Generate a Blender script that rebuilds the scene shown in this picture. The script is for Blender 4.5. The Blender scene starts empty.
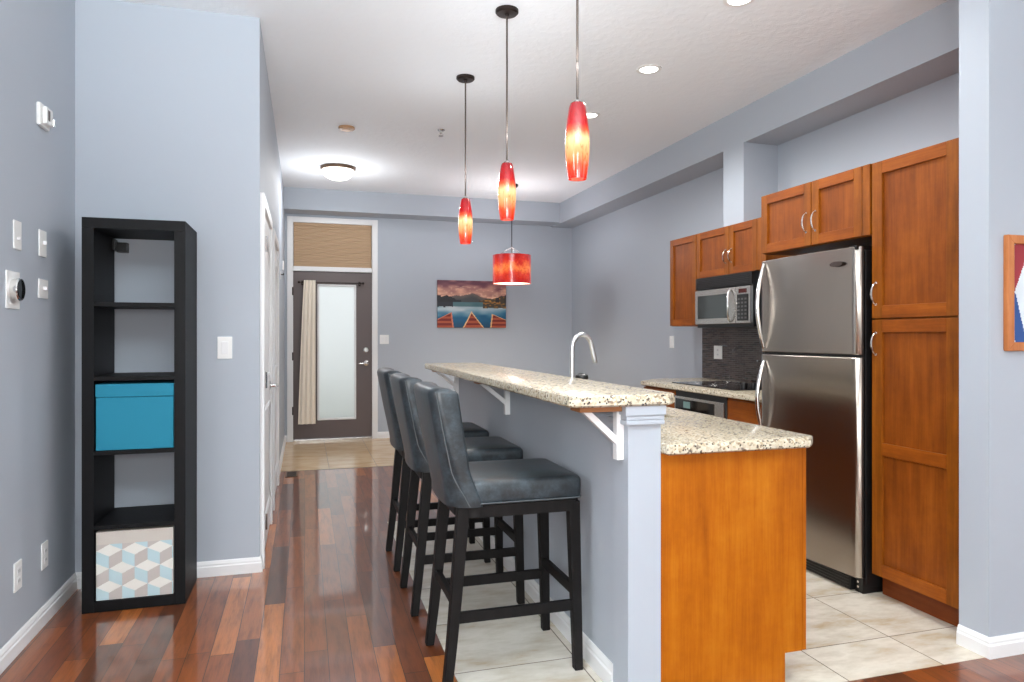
import bpy, bmesh, math, random
from mathutils import Vector, Matrix
C = bpy.context.scene
COL = C.collection
PI = math.pi
random.seed(7)

# ------------------------------------------------------------------ camera, sky, big lights, exposure
F_PX = 694.0
cam_d = bpy.data.cameras.new('camera')
cam = bpy.data.objects.new('camera', cam_d); COL.objects.link(cam)
cam.location = (0, 0, 1.30)
cam.rotation_euler = (PI/2, 0, -math.atan(207/694))
cam_d.sensor_width = 36.0
cam_d.lens = F_PX/1024*36.0
cam_d.shift_y = -5/1024
cam_d.clip_start = 0.05
C.camera = cam

C.view_settings.view_transform = 'Standard'
C.view_settings.look = 'None'
C.view_settings.gamma = 1.0
C.view_settings.use_curve_mapping = False
C.view_settings.exposure = 0.26

w = bpy.data.worlds.new('sky'); C.world = w; w.use_nodes = True
wn = w.node_tree.nodes; wn.clear()
wo = wn.new('ShaderNodeOutputWorld'); wb = wn.new('ShaderNodeBackground')
wb.inputs['Color'].default_value = (0.93, 0.97, 1.0, 1); wb.inputs['Strength'].default_value = 1.0
w.node_tree.links.new(wb.outputs[0], wo.inputs[0])

def area(name, loc, rot, sx, sy, power, col=(1, 1, 1)):
    l = bpy.data.lights.new(name, 'AREA'); l.shape = 'RECTANGLE'; l.size = sx; l.size_y = sy
    l.energy = power; l.color = col
    o = bpy.data.objects.new(name, l); COL.objects.link(o); o.location = loc; o.rotation_euler = rot
    return o
def point(name, loc, power, col, r=0.04, parent=None):
    l = bpy.data.lights.new(name, 'POINT'); l.energy = power; l.color = col; l.shadow_soft_size = r
    o = bpy.data.objects.new(name, l); COL.objects.link(o); o.location = loc
    if parent: o.parent = parent
    return o
def spot(name, loc, power, col, parent=None, ang=150, blend=0.9):
    l = bpy.data.lights.new(name, 'SPOT'); l.energy = power; l.color = col; l.shadow_soft_size = 0.05
    l.spot_size = math.radians(ang); l.spot_blend = blend
    o = bpy.data.objects.new(name, l); COL.objects.link(o); o.location = loc
    if parent: o.parent = parent
    return o
# daylight falling in through the living room's glazing behind the camera and through the side window
area('daylight_back', (0.4, -3.12, 1.45), (PI/2, 0, 0), 7.0, 2.6, 22, (0.97, 0.985, 1.0))
area('daylight_side', (5.28, -0.6, 1.5), (PI/2, 0, PI/2), 2.8, 2.0, 15, (0.97, 0.985, 1.0))
area('daylight_left', (-3.66, -0.5, 2.3), (PI/2, 0, -PI/2), 1.3, 1.0, 50, (0.98, 0.99, 1.0))
# added fill light aimed at the ceiling, standing in for a bounced flash
area('ceiling_fill', (0.2, -0.5, 1.9), (PI*0.81, 0, 0), 2.4, 1.4, 155, (0.88, 0.96, 1.0)).data.spread = math.radians(112)
area('front_fill', (-0.3, -0.8, 1.55), (PI/2, 0, -0.05), 0.5, 0.5, 27, (1.0, 0.99, 0.97))  # added frontal fill, brightens the bookcase and near walls
# low hazy sun through the glazing
sd_ = bpy.data.lights.new('hazy_sun', 'SUN'); sd_.energy = 0.58; sd_.angle = math.radians(13); sd_.color = (1.0, 0.99, 0.975)
sun = bpy.data.objects.new('hazy_sun', sd_); COL.objects.link(sun); sun.location = (0, -5, 3)
sun.rotation_euler = Vector((0.34, 1.0, -0.13)).to_track_quat('-Z', 'Y').to_euler()

# ------------------------------------------------------------------ materials
def srgb(r, g, b):
    def f(c):
        c /= 255.0
        return c/12.92 if c <= 0.04045 else ((c+0.055)/1.055)**2.4
    return (f(r), f(g), f(b), 1)
def mat(name, col, rough=0.5, metal=0.0, **kw):
    m = bpy.data.materials.new(name); m.use_nodes = True
    b = m.node_tree.nodes['Principled BSDF']
    b.inputs['Base Color'].default_value = col
    b.inputs['Roughness'].default_value = rough
    b.inputs['Metallic'].default_value = metal
    for k, v in kw.items():
        b.inputs[k.replace('_', ' ')].default_value = v
    return m
class NT:
    def __init__(s, m):
        s.m = m; s.n = m.node_tree.nodes; s.l = m.node_tree.links; s.b = s.n['Principled BSDF']
    def new(s, t, **kw):
        x = s.n.new(t)
        for k, v in kw.items(): setattr(x, k, v)
        return x
    def link(s, a, b): s.l.new(a, b)
    def coord(s, scale=(1, 1, 1), kind='Object'):
        t = s.new('ShaderNodeTexCoord'); mp = s.new('ShaderNodeMapping')
        s.link(t.outputs[kind], mp.inputs[0]); mp.inputs['Scale'].default_value = scale
        return mp.outputs[0]
    def pos(s):
        return s.new('ShaderNodeNewGeometry').outputs['Position']
    def noise(s, vec, scale, detail=4, rough=0.55):
        x = s.new('ShaderNodeTexNoise'); x.inputs['Scale'].default_value = scale
        x.inputs['Detail'].default_value = detail; x.inputs['Roughness'].default_value = rough
        if vec is not None: s.link(vec, x.inputs['Vector'])
        return x.outputs['Fac']
    def ramp(s, fac, stops, interp='LINEAR'):
        x = s.new('ShaderNodeValToRGB'); cr = x.color_ramp; cr.interpolation = interp
        while len(cr.elements) > 1: cr.elements.remove(cr.elements[-1])
        for i, (p, c) in enumerate(stops):
            e = cr.elements[0] if i == 0 else cr.elements.new(p)
            e.position = p; e.color = c
        s.link(fac, x.inputs[0]); return x.outputs[0]
    def math(s, op, a, b=None, c=None):
        x = s.new('ShaderNodeMath', operation=op)
        for i, v in enumerate((a, b, c)):
            if v is None: continue
            if isinstance(v, (int, float)): x.inputs[i].default_value = v
            else: s.link(v, x.inputs[i])
        return x.outputs[0]
    def mix(s, fac, a, b, blend='MIX'):
        x = s.new('ShaderNodeMix', data_type='RGBA', blend_type=blend)
        for i, v in ((0, fac), (6, a), (7, b)):
            if isinstance(v, (int, float, tuple)): x.inputs[i].default_value = v
            else: s.link(v, x.inputs[i])
        return x.outputs[2]
    def bump(s, h, strength=0.2, dist=0.002):
        x = s.new('ShaderNodeBump'); x.inputs['Strength'].default_value = strength; x.inputs['Distance'].default_value = dist
        s.link(h, x.inputs['Height']); s.link(x.outputs[0], s.b.inputs['Normal'])
    def base(s, c): s.link(c, s.b.inputs['Base Color'])

def m_wall():
    m = mat('wall paint lavender grey', srgb(174, 181, 190), 0.62); t = NT(m)
    t.bump(t.noise(t.pos(), 260, 3), 0.08, 0.001); return m
def m_ceiling():
    m = mat('ceiling knockdown white', srgb(240, 244, 248), 0.8); t = NT(m)
    n = t.noise(t.pos(), 16, 5, 0.6)
    t.bump(t.ramp(n, [(0.45, (0, 0, 0, 1)), (0.58, (1, 1, 1, 1))]), 0.22, 0.004); return m
def m_floor():
    m = mat('hardwood planks', srgb(110, 55, 30), 0.38, Coat_Weight=0.9, Coat_Roughness=0.06); t = NT(m)
    s = t.new('ShaderNodeSeparateXYZ'); t.link(t.pos(), s.inputs[0])
    x, y = s.outputs[0], s.outputs[1]
    W, L = 0.092, 0.95
    xr = t.math('DIVIDE', t.math('ADD', x, 10.03), W); row = t.math('FLOOR', xr)
    wn1 = t.new('ShaderNodeTexWhiteNoise', noise_dimensions='1D'); t.link(row, wn1.inputs['W'])
    yr = t.math('ADD', t.math('DIVIDE', t.math('ADD', y, 20), L), t.math('MULTIPLY', wn1.outputs['Value'], 7.3))
    idx = t.math('FLOOR', yr)
    cv = t.new('ShaderNodeCombineXYZ'); t.link(row, cv.inputs[0]); t.link(idx, cv.inputs[1])
    wn2 = t.new('ShaderNodeTexWhiteNoise', noise_dimensions='2D'); t.link(cv.outputs[0], wn2.inputs['Vector'])
    # the grain of each plank
    gv = t.new('ShaderNodeCombineXYZ')
    t.link(t.math('ADD', t.math('MULTIPLY', x, 34), t.math('MULTIPLY', wn2.outputs['Value'], 50)), gv.inputs[0])
    t.link(t.math('ADD', t.math('MULTIPLY', y, 4.2), t.math('MULTIPLY', wn2.outputs['Value'], 31)), gv.inputs[1])
    g = t.noise(gv.outputs[0], 1.0, 7, 0.62)
    gv2 = t.new('ShaderNodeCombineXYZ')
    t.link(t.math('MULTIPLY', x, 300), gv2.inputs[0]); t.link(t.math('MULTIPLY', y, 9), gv2.inputs[1])
    g2 = t.noise(gv2.outputs[0], 1.0, 3)
    base = t.ramp(wn2.outputs['Value'], [(0.0, srgb(84, 42, 18)), (0.25, srgb(112, 55, 22)), (0.5, srgb(130, 66, 25)), (0.85, srgb(146, 78, 30)), (1.0, srgb(192, 114, 50))])
    gr = t.ramp(g, [(0.3, (0.52, 0.47, 0.44, 1)), (0.52, (1, 1, 1, 1)), (0.75, (1.22, 1.14, 1.0, 1))])
    c = t.mix(1.0, base, gr, 'MULTIPLY')
    c = t.mix(0.30, c, t.ramp(g2, [(0.35, (0.5, 0.5, 0.5, 1)), (0.65, (1.15, 1.15, 1.15, 1))]), 'MULTIPLY')
    fx = t.math('FRACT', xr); fy = t.math('FRACT', yr)
    ex = t.math('MINIMUM', fx, t.math('SUBTRACT', 1, fx)); ey = t.math('MINIMUM', fy, t.math('SUBTRACT', 1, fy))
    gap = t.math('MAXIMUM', t.math('LESS_THAN', ex, 0.014), t.math('LESS_THAN', ey, 0.0016))
    c = t.mix(gap, c, srgb(26, 13, 9)); t.base(c)
    t.bump(t.math('ADD', t.math('MULTIPLY', gap, -1.0), t.math('MULTIPLY', g, 0.15)), 0.25, 0.0015)
    return m
def m_tile(name, x0, y0, sx, sy, ca, cb, cc):
    m = mat(name, ca, 0.22); t = NT(m)
    s = t.new('ShaderNodeSeparateXYZ'); t.link(t.pos(), s.inputs[0])
    xr = t.math('DIVIDE', t.math('SUBTRACT', s.outputs[0], x0-40*sx), sx); yr = t.math('DIVIDE', t.math('SUBTRACT', s.outputs[1], y0-40*sy), sy)
    cv = t.new('ShaderNodeCombineXYZ'); t.link(t.math('FLOOR', xr), cv.inputs[0]); t.link(t.math('FLOOR', yr), cv.inputs[1])
    wn_ = t.new('ShaderNodeTexWhiteNoise', noise_dimensions='2D'); t.link(cv.outputs[0], wn_.inputs['Vector'])
    v = t.new('ShaderNodeVectorMath', operation='ADD'); t.link(t.pos(), v.inputs[0])
    sc = t.new('ShaderNodeVectorMath', operation='SCALE'); t.link(wn_.outputs['Color'], sc.inputs[0]); sc.inputs['Scale'].default_value = 7
    t.link(sc.outputs[0], v.inputs[1])
    mp = t.new('ShaderNodeMapping'); mp.inputs['Scale'].default_value = (1.0, 2.6, 1); mp.inputs['Rotation'].default_value = (0, 0, 0.5)
    t.link(v.outputs[0], mp.inputs[0])
    n = t.noise(mp.outputs[0], 3.6, 7, 0.62)
    c = t.ramp(n, [(0.30, cc), (0.46, ca), (0.60, cb), (0.75, ca)])
    fx = t.math('FRACT', xr); fy = t.math('FRACT', yr)
    ex = t.math('MINIMUM', fx, t.math('SUBTRACT', 1, fx)); ey = t.math('MINIMUM', fy, t.math('SUBTRACT', 1, fy))
    gap = t.math('MAXIMUM', t.math('LESS_THAN', ex, 0.005), t.math('LESS_THAN', ey, 0.005))
    t.base(t.mix(gap, c, srgb(104, 92, 78)))
    t.link(t.math('MULTIPLY_ADD', gap, 0.5, 0.22), t.b.inputs['Roughness'])
    t.bump(t.math('MULTIPLY', gap, -1.0), 0.3, 0.002)
    return m
def m_wood(name, dark, mid, light, axis=2, rough=0.42):
    m = mat(name, mid, rough, Coat_Weight=0.03, Coat_Roughness=0.25, Specular_IOR_Level=0.2); t = NT(m)
    sc = [9, 9, 9]; sc[axis] = 0.8
    v = t.coord(tuple(sc))
    n = t.noise(v, 2.4, 6, 0.6)
    sc2 = [150, 150, 150]; sc2[axis] = 5
    n2 = t.noise(t.coord(tuple(sc2)), 1.0, 3)
    n3 = t.noise(t.coord((1, 1, 1)), 5.5, 6, 0.7)
    f = t.math('ADD', t.math('MULTIPLY', n, 0.48), t.math('ADD', t.math('MULTIPLY', n2, 0.18), t.math('MULTIPLY', n3, 0.34)))
    t.base(t.ramp(f, [(0.34, dark), (0.5, mid), (0.66, light)]))
    return m
def m_granite():
    m = mat('speckled granite', srgb(200, 188, 165), 0.22, Coat_Weight=0.12, Coat_Roughness=0.08); t = NT(m)
    p = t.pos()
    vz = t.new('ShaderNodeTexVoronoi'); vz.inputs['Scale'].default_value = 130; t.link(p, vz.inputs['Vector'])
    sv = t.new('ShaderNodeSeparateXYZ'); t.link(vz.outputs['Color'], sv.inputs[0])
    c1 = t.ramp(sv.outputs[0], [(0.0, srgb(216, 207, 186)), (0.35, srgb(200, 188, 162)), (0.6, srgb(184, 166, 136)), (0.78, srgb(148, 128, 104)), (0.88, srgb(104, 92, 82)), (1.0, srgb(232, 226, 210))], 'CONSTANT')
    n = t.noise(p, 34, 5, 0.65)
    c2 = t.mix(t.ramp(n, [(0.46, (0, 0, 0, 1)), (0.62, (1, 1, 1, 1))]), c1, srgb(200, 189, 166))
    vb = t.new('ShaderNodeTexVoronoi'); vb.inputs['Scale'].default_value = 105; t.link(p, vb.inputs['Vector'])
    sb = t.new('ShaderNodeSeparateXYZ'); t.link(vb.outputs['Color'], sb.inputs[0])
    blk = t.math('MULTIPLY', t.math('GREATER_THAN', sb.outputs[1], 0.84), t.math('LESS_THAN', vb.outputs['Distance'], 0.36))
    t.base(t.mix(blk, c2, srgb(58, 52, 48))); return m
def m_leather():
    m = mat('charcoal leather', srgb(58, 66, 72), 0.36, Coat_Weight=0.15, Coat_Roughness=0.3); t = NT(m)
    n = t.noise(t.coord(), 13, 7, 0.72)
    t.base(t.ramp(n, [(0.3, srgb(22, 23, 24)), (0.48, srgb(38, 45, 50)), (0.7, srgb(66, 79, 86))]))
    t.link(t.math('MULTIPLY_ADD', n, 0.3, 0.26), t.b.inputs['Roughness'])
    t.bump(t.noise(t.coord(), 190, 3), 0.12, 0.001); return m
def m_steel(name, col, rough, axis=1):
    m = mat(name, col, rough, 1.0); t = NT(m)
    sc = [600, 600, 600]; sc[axis] = 3
    n = t.noise(t.coord(tuple(sc)), 1.0, 2)
    t.link(t.math('MULTIPLY_ADD', n, 0.10, rough-0.05), t.b.inputs['Roughness'])
    return m
def m_mosaic():
    m = mat('dark mosaic tile', srgb(50, 40, 38), 0.18); t = NT(m)
    p = t.pos(); s = t.new('ShaderNodeSeparateXYZ'); t.link(p, s.inputs[0])
    cv = t.new('ShaderNodeCombineXYZ'); t.link(s.outputs[1], cv.inputs[0]); t.link(s.outputs[2], cv.inputs[1])
    b = t.new('ShaderNodeTexBrick'); t.link(cv.outputs[0], b.inputs['Vector'])
    b.inputs['Scale'].default_value = 1; b.inputs['Brick Width'].default_value = 0.075; b.inputs['Row Height'].default_value = 0.0165
    b.inputs['Mortar Size'].default_value = 0.0016; b.inputs['Color1'].default_value = srgb(44, 34, 32); b.inputs['Color2'].default_value = srgb(82, 68, 64)
    b.inputs['Mortar'].default_value = srgb(100, 94, 92)
    t.base(b.outputs[0]); t.bump(t.math('SUBTRACT', 1, b.outputs['Fac']), 0.4, 0.002); return m
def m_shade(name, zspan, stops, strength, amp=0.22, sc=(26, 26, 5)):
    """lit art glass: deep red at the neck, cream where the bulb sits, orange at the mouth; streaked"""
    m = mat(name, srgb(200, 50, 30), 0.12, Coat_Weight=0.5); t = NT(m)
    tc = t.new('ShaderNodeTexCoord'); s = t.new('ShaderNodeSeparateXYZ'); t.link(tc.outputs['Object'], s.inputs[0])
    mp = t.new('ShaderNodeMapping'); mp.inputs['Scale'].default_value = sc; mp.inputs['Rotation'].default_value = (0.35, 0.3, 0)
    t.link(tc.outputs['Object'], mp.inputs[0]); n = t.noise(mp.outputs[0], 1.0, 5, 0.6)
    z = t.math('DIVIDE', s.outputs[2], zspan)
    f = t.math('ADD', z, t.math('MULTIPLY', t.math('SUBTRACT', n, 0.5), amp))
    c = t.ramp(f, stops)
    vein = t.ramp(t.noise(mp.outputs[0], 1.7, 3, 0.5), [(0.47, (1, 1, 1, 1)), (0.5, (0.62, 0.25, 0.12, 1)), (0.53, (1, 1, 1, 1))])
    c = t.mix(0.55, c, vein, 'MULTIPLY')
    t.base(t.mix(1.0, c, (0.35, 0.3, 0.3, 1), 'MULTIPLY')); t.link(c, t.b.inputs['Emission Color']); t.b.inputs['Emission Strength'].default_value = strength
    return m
def m_attr(name, rough=0.5):
    m = mat(name, (1, 1, 1, 1), rough); t = NT(m)
    a = t.new('ShaderNodeVertexColor', layer_name='print'); t.base(a.outputs[0]); return m
def m_emit(name, col, s):
    m = mat(name, col, 0.4); b = m.node_tree.nodes['Principled BSDF']
    b.inputs['Emission Color'].default_value = col; b.inputs['Emission Strength'].default_value = s; return m

WALL = m_wall(); CEIL = m_ceiling(); FLOOR = m_floor()
TILE = m_tile('kitchen floor tile', 2.419, 2.410, 0.455, 0.463, srgb(206, 196, 178), srgb(222, 214, 198), srgb(190, 168, 136))
STRIP = m_tile('tile strip by the bar', 1.045, 2.62, 0.5, 0.463, srgb(212, 204, 188), srgb(226, 219, 206), srgb(196, 178, 152))
ENTRY = m_tile('entry floor tile', 0.227, 7.0, 0.463, 2.4, srgb(196, 166, 128), srgb(206, 180, 144), srgb(184, 150, 110))
WHITE = mat('white trim paint', srgb(232, 232, 232), 0.4)
PLATE = mat('white plastic', srgb(236, 236, 234), 0.35)
CAB = m_wood('stained maple', srgb(102, 52, 9), srgb(133, 71, 13), srgb(158, 91, 22))
CABH = m_wood('stained maple across', srgb(104, 50, 10), srgb(136, 68, 14), srgb(162, 89, 23), axis=1)
CABP = m_wood('stained maple panel', srgb(100, 48, 10), srgb(128, 64, 14), srgb(150, 82, 22))
PANEL = m_wood('stained maple end panel', srgb(146, 74, 8), srgb(171, 94, 12), srgb(188, 114, 24))
KICK = m_wood('stained maple dark', srgb(96, 44, 18), srgb(118, 56, 22), srgb(136, 70, 30), axis=1)
ARM = mat('raw wood', srgb(150, 100, 60), 0.6)
GRAN = m_granite()
LEATH = m_leather()
WELT = mat('pale stitching', srgb(84, 90, 92), 0.6)
ESP = m_wood('espresso wood', srgb(12, 10, 10), srgb(18, 16, 16), srgb(28, 25, 24), rough=0.55)
BLKB = m_wood('black brown veneer', srgb(8, 8, 9), srgb(12, 12, 14), srgb(18, 18, 21), rough=0.55)
BLACK = mat('black plastic', srgb(14, 14, 15), 0.3)
GLOSSB = mat('black glass', srgb(8, 8, 10), 0.05)
STEEL = m_steel('brushed stainless door', (0.43, 0.385, 0.34, 1), 0.24)
STEEL.node_tree.nodes['Principled BSDF'].inputs['Anisotropic'].default_value = 0.6
DSIDE = mat('dark grey door edge', srgb(44, 40, 38), 0.35, 0.4)
STEELV = m_steel('brushed stainless', (0.62, 0.60, 0.57, 1), 0.25)
CHROME = mat('satin nickel', (0.78, 0.77, 0.75, 1), 0.16, 1.0)
FAUC = mat('brushed chrome', (0.66, 0.68, 0.70, 1), 0.34, 1.0)
BRONZE = mat('dark bronze', srgb(44, 34, 30), 0.42, 0.6)
RODM = mat('rod metal', srgb(84, 74, 68), 0.5, 0.3)
MOSAIC = m_mosaic()
DOORG = mat('taupe door paint', srgb(98, 86, 84), 0.42)
FROST = mat('frosted glass', (0.93, 0.96, 0.95, 1), 0.5, Transmission_Weight=0.85)
CURT = mat('cream curtain cloth', srgb(238, 228, 212), 0.85)
BLIND = mat('tan pleated cloth', srgb(182, 154, 124), 0.9)
TEAL = mat('teal cloth', srgb(28, 132, 160), 0.75)
BOX = m_attr('printed box cloth', 0.75)
GREIGE = mat('greige cloth', srgb(190, 182, 172), 0.8)
PRINT = m_attr('canvas print', 0.5)
FRAMEW = m_wood('orange wood frame', srgb(160, 92, 48), srgb(188, 116, 66), srgb(206, 138, 88), axis=2)
PEACH = mat('beige plastic cover', srgb(176, 136, 100), 0.5)
GLOWW = m_emit('lit bowl glass', (1.0, 0.93, 0.82, 1), 3.2)
GLOWR = m_emit('lit downlight lens', (1.0, 0.95, 0.88, 1), 6.0)
GLOWP = m_emit('lit shade mouth', (1.0, 0.86, 0.66, 1), 2.5)
DISP = m_emit('green display', srgb(96, 120, 116), 0.25)
BRASS = mat('brown metal grille', srgb(112, 84, 62), 0.4, 0.6)
GROUND = mat('outside paving', srgb(120, 128, 112), 0.9)
HEDGE = mat('outside hedge', srgb(86, 106, 84), 0.9)
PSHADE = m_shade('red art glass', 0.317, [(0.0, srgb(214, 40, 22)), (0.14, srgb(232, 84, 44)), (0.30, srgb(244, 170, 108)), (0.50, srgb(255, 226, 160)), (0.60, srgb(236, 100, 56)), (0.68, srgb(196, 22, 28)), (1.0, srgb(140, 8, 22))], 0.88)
DSHADE = m_shade('red drum glass', 0.33, [(0.0, srgb(176, 22, 20)), (0.3, srgb(214, 56, 30)), (0.55, srgb(240, 128, 62)), (0.75, srgb(206, 44, 28)), (1.0, srgb(168, 20, 22))], 0.85, 0.7, (11, 11, 9))

# ------------------------------------------------------------------ mesh builder
class MB:
    def __init__(s): s.bm = bmesh.new(); s.wn = False
    def _tag(s, faces, mi):
        for f in faces: f.material_index = mi
    def box(s, x0, x1, y0, y1, z0, z1, bev=0.0, mi=0, seg=2):
        x0, x1 = min(x0, x1), max(x0, x1); y0, y1 = min(y0, y1), max(y0, y1); z0, z1 = min(z0, z1), max(z0, z1)
        r = bmesh.ops.create_cube(s.bm, size=1.0)
        vs = r['verts']
        for v in vs:
            v.co = Vector(((x0+x1)/2+v.co.x*(x1-x0), (y0+y1)/2+v.co.y*(y1-y0), (z0+z1)/2+v.co.z*(z1-z0)))
        fs = set(f for v in vs for f in v.link_faces)
        if bev > 0:
            es = list(set(e for v in vs for e in v.link_edges))
            rr = bmesh.ops.bevel(s.bm, geom=es, offset=bev, segments=seg, affect='EDGES', profile=0.5, clamp_overlap=True)
            fs = set(f for v in rr['verts'] for f in v.link_faces); s.wn = True
        s._tag(fs, mi); return s
    def loft(s, rings, mi=0, cap=True, closed=True):
        """rings: lists of equally many points"""
        R = [[s.bm.verts.new(p) for p in r] for r in rings]
        n = len(R[0]); fs = []
        for a, b in zip(R, R[1:]):
            for i in range(n if closed else n-1):
                j = (i+1) % n
                fs.append(s.bm.faces.new((a[i], a[j], b[j], b[i])))
        if cap and closed:
            fs.append(s.bm.faces.new(list(reversed(R[0])))); fs.append(s.bm.faces.new(R[-1]))
        s._tag(fs, mi); return s
    def prism(s, poly, z0, z1, mi=0):
        return s.loft([[(x, y, z0) for x, y in poly], [(x, y, z1) for x, y in poly]], mi)
    def prism_y(s, poly, y0, y1, mi=0):          # poly of (x, z)
        return s.loft([[(x, y0, z) for x, z in poly], [(x, y1, z) for x, z in poly]], mi)
    def prism_x(s, poly, x0, x1, mi=0):          # poly of (y, z)
        return s.loft([[(x0, y, z) for y, z in poly], [(x1, y, z) for y, z in poly]], mi)
    def lathe(s, prof, c=(0, 0, 0), n=32, mi=0, axis='z', cap=True):
        rings = []
        for r, h in prof:
            ring = []
            for i in range(n):
                a = 2*PI*i/n; p = (r*math.cos(a), r*math.sin(a))
                ring.append({'z': (c[0]+p[0], c[1]+p[1], c[2]+h), 'y': (c[0]+p[0], c[1]+h, c[2]+p[1]), 'x': (c[0]+h, c[1]+p[0], c[2]+p[1])}[axis])
            rings.append(ring)
        return s.loft(rings, mi, cap)
    def tube(s, pts, r, n=10, mi=0):
        pts = [Vector(p) for p in pts]; rings = []
        up = None
        for i, p in enumerate(pts):
            t = (pts[min(i+1, len(pts)-1)]-pts[max(i-1, 0)]).normalized()
            if up is None:
                up = Vector((0, 0, 1)) if abs(t.z) < 0.9 else Vector((1, 0, 0))
            a = t.cross(up).normalized(); b = a.cross(t).normalized(); up = b
            rr = r[i] if isinstance(r, (list, tuple)) else r
            rings.append([p+a*rr*math.cos(2*PI*k/n)+b*rr*math.sin(2*PI*k/n) for k in range(n)])
        return s.loft(rings, mi)
    def bar(s, p0, p1, wx, wy, mi=0, wx1=None, wy1=None):
        """square bar from p0 to p1, sections level with the floor"""
        wx1 = wx1 or wx; wy1 = wy1 or wy
        def sec(p, a, b): return [(p[0]-a/2, p[1]-b/2, p[2]), (p[0]+a/2, p[1]-b/2, p[2]), (p[0]+a/2, p[1]+b/2, p[2]), (p[0]-a/2, p[1]+b/2, p[2])]
        return s.loft([sec(p0, wx, wy), sec(p1, wx1, wy1)], mi)
    def build(s, name, mats, parent=None, origin=None, smooth=True, ang=38, bevel=0.0):
        bm = s.bm
        bmesh.ops.recalc_face_normals(bm, faces=bm.faces[:])
        if parent is not None:
            o0 = Vector(parent['_at']) if '_at' in parent else Vector((0, 0, 0))
        elif origin == 'world': o0 = Vector((0, 0, 0))
        elif origin is not None: o0 = Vector(origin)
        else:
            xs = [v.co.x for v in bm.verts]; ys = [v.co.y for v in bm.verts]; zs = [v.co.z for v in bm.verts]
            o0 = Vector(((min(xs)+max(xs))/2, (min(ys)+max(ys))/2, min(zs)))
        for v in bm.verts: v.co -= o0
        if smooth:
            for f in bm.faces: f.smooth = True
            for e in bm.edges:
                if len(e.link_faces) == 2:
                    e.smooth = e.calc_face_angle(0) < math.radians(ang)
                else: e.smooth = False
        me = bpy.data.meshes.new(name); bm.to_mesh(me); bm.free()
        for m in (mats if isinstance(mats, (list, tuple)) else [mats]): me.materials.append(m)
        o = bpy.data.objects.new(name, me); COL.objects.link(o)
        if parent is not None: o.parent = parent; AT[o.name] = tuple(o0)
        else: o.location = o0
        AT[o.name] = tuple(o0)
        if bevel:
            md = o.modifiers.new('edge', 'BEVEL'); md.width = bevel; md.segments = 2; md.limit_method = 'ANGLE'; md.angle_limit = math.radians(40)
        if s.wn or bevel:
            md = o.modifiers.new('normals', 'WEIGHTED_NORMAL'); md.keep_sharp = True
        return o
AT = {}
class _Root(dict): pass
ROOT_AT = {}
def thing(name, label, cat, loc, group=None):
    o = bpy.data.objects.new(name, None); COL.objects.link(o); o.location = loc
    o.empty_display_size = 0.1
    o['label'] = label; o['category'] = cat
    if group: o['group'] = group
    ROOT_AT[o.name] = Vector(loc); return o
def srt(name, loc):
    o = bpy.data.objects.new(name, None); COL.objects.link(o); o.location = loc; o['kind'] = 'structure'
    o.empty_display_size = 0.1
    ROOT_AT[o.name] = Vector(loc); return o
def tag(o, label, cat, group=None):
    o['label'] = label; o['category'] = cat
    if group: o['group'] = group
    return o
def part(b, name, mats, parent, **kw):
    """b holds world coordinates; the part hangs under its thing (or under another part)"""
    base = ROOT_AT.get(parent.name)
    if base is None: base = Vector(AT[parent.name])
    bm = b.bm
    for v in bm.verts: v.co -= base
    o = b.build(name, mats, None, origin='world', **kw)
    o.parent = parent; AT[o.name] = tuple(base); return o
def struct(b, name, mats, **kw):
    o = b.build(name, mats, None, origin='world', **kw); o['kind'] = 'structure'; return o
def dup(root, loc, label, group=None):
    r = root.copy(); COL.objects.link(r); r.location = loc; r['label'] = label
    if group: r['group'] = group
    def kids(a, b):
        for ch in list(a.children):
            c = ch.copy(); COL.objects.link(c); c.parent = b
            kids(ch, c)
    kids(root, r); return r

# ------------------------------------------------------------------ the room
H = 3.056
XL, XR = -1.135, 3.53            # left wall, kitchen wall
YA, YF = 4.07, 8.94              # wall behind the bookcase, far wall
XH = -0.24                       # hall wall
XE, YB, XW = 5.2, -3.0, -3.6               # living room's right wall and glazed back wall
b = MB()
b.box(XW, XE, YB, 1.7, -0.1, 0); b.box(XL, XE, 1.7, 2.142, -0.1, 0); b.box(XL, 0.55, 2.142, 6.99, -0.1, 0); b.box(0.55, XR, 4.9, 6.99, -0.1, 0)
struct(b, 'floor', FLOOR)
b = MB(); b.box(1.09, XR, 2.142, 4.9, -0.1, 0.0005); struct(b, 'floor_tile', TILE)
b = MB(); b.box(0.55, 1.09, 2.142, 4.9, -0.1, 0.0005); struct(b, 'floor_tile_strip', STRIP)
b = MB(); b.box(XH, XR, 6.99, YF, -0.1, 0.0005); struct(b, 'floor_entry', ENTRY)
b = MB(); b.box(XL-0.1, XE+0.1, 1.7, YF+0.15, H, H+0.12); b.box(XW-0.1, XE+0.1, YB-0.1, 1.7, H, H+0.12); struct(b, 'ceiling', CEIL)
b = MB(); b.box(XL-0.12, XL, 1.7, YA, 0, H); struct(b, 'wall_left', WALL)
b = MB(); b.box(XW, XL-0.12, 1.7, 1.82, 0, H); b.box(XW-0.12, XW, YB-0.1, -1.2, 0, H); b.box(XW-0.12, XW, 0.2, 1.82, 0, H); b.box(XW-0.12, XW, -1.2, 0.2, 0, 1.75); b.box(XW-0.12, XW, -1.2, 0.2, 2.85, H); struct(b, 'wall_living', WALL)
b = MB()
for y in (-1.2, 0.2): b.box(XW-0.05, XW+0.01, y-0.03, y+0.03, 1.75, 2.85, 0.004)
for z in (1.75, 2.85): b.box(XW-0.05, XW+0.01, -1.2, 0.2, z-0.03, z+0.03, 0.004)
struct(b, 'window_4', WHITE)
b = MB(); b.box(XL-0.12, XH, YA, YA+0.1, 0, H); struct(b, 'wall_alcove', WALL)
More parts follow.
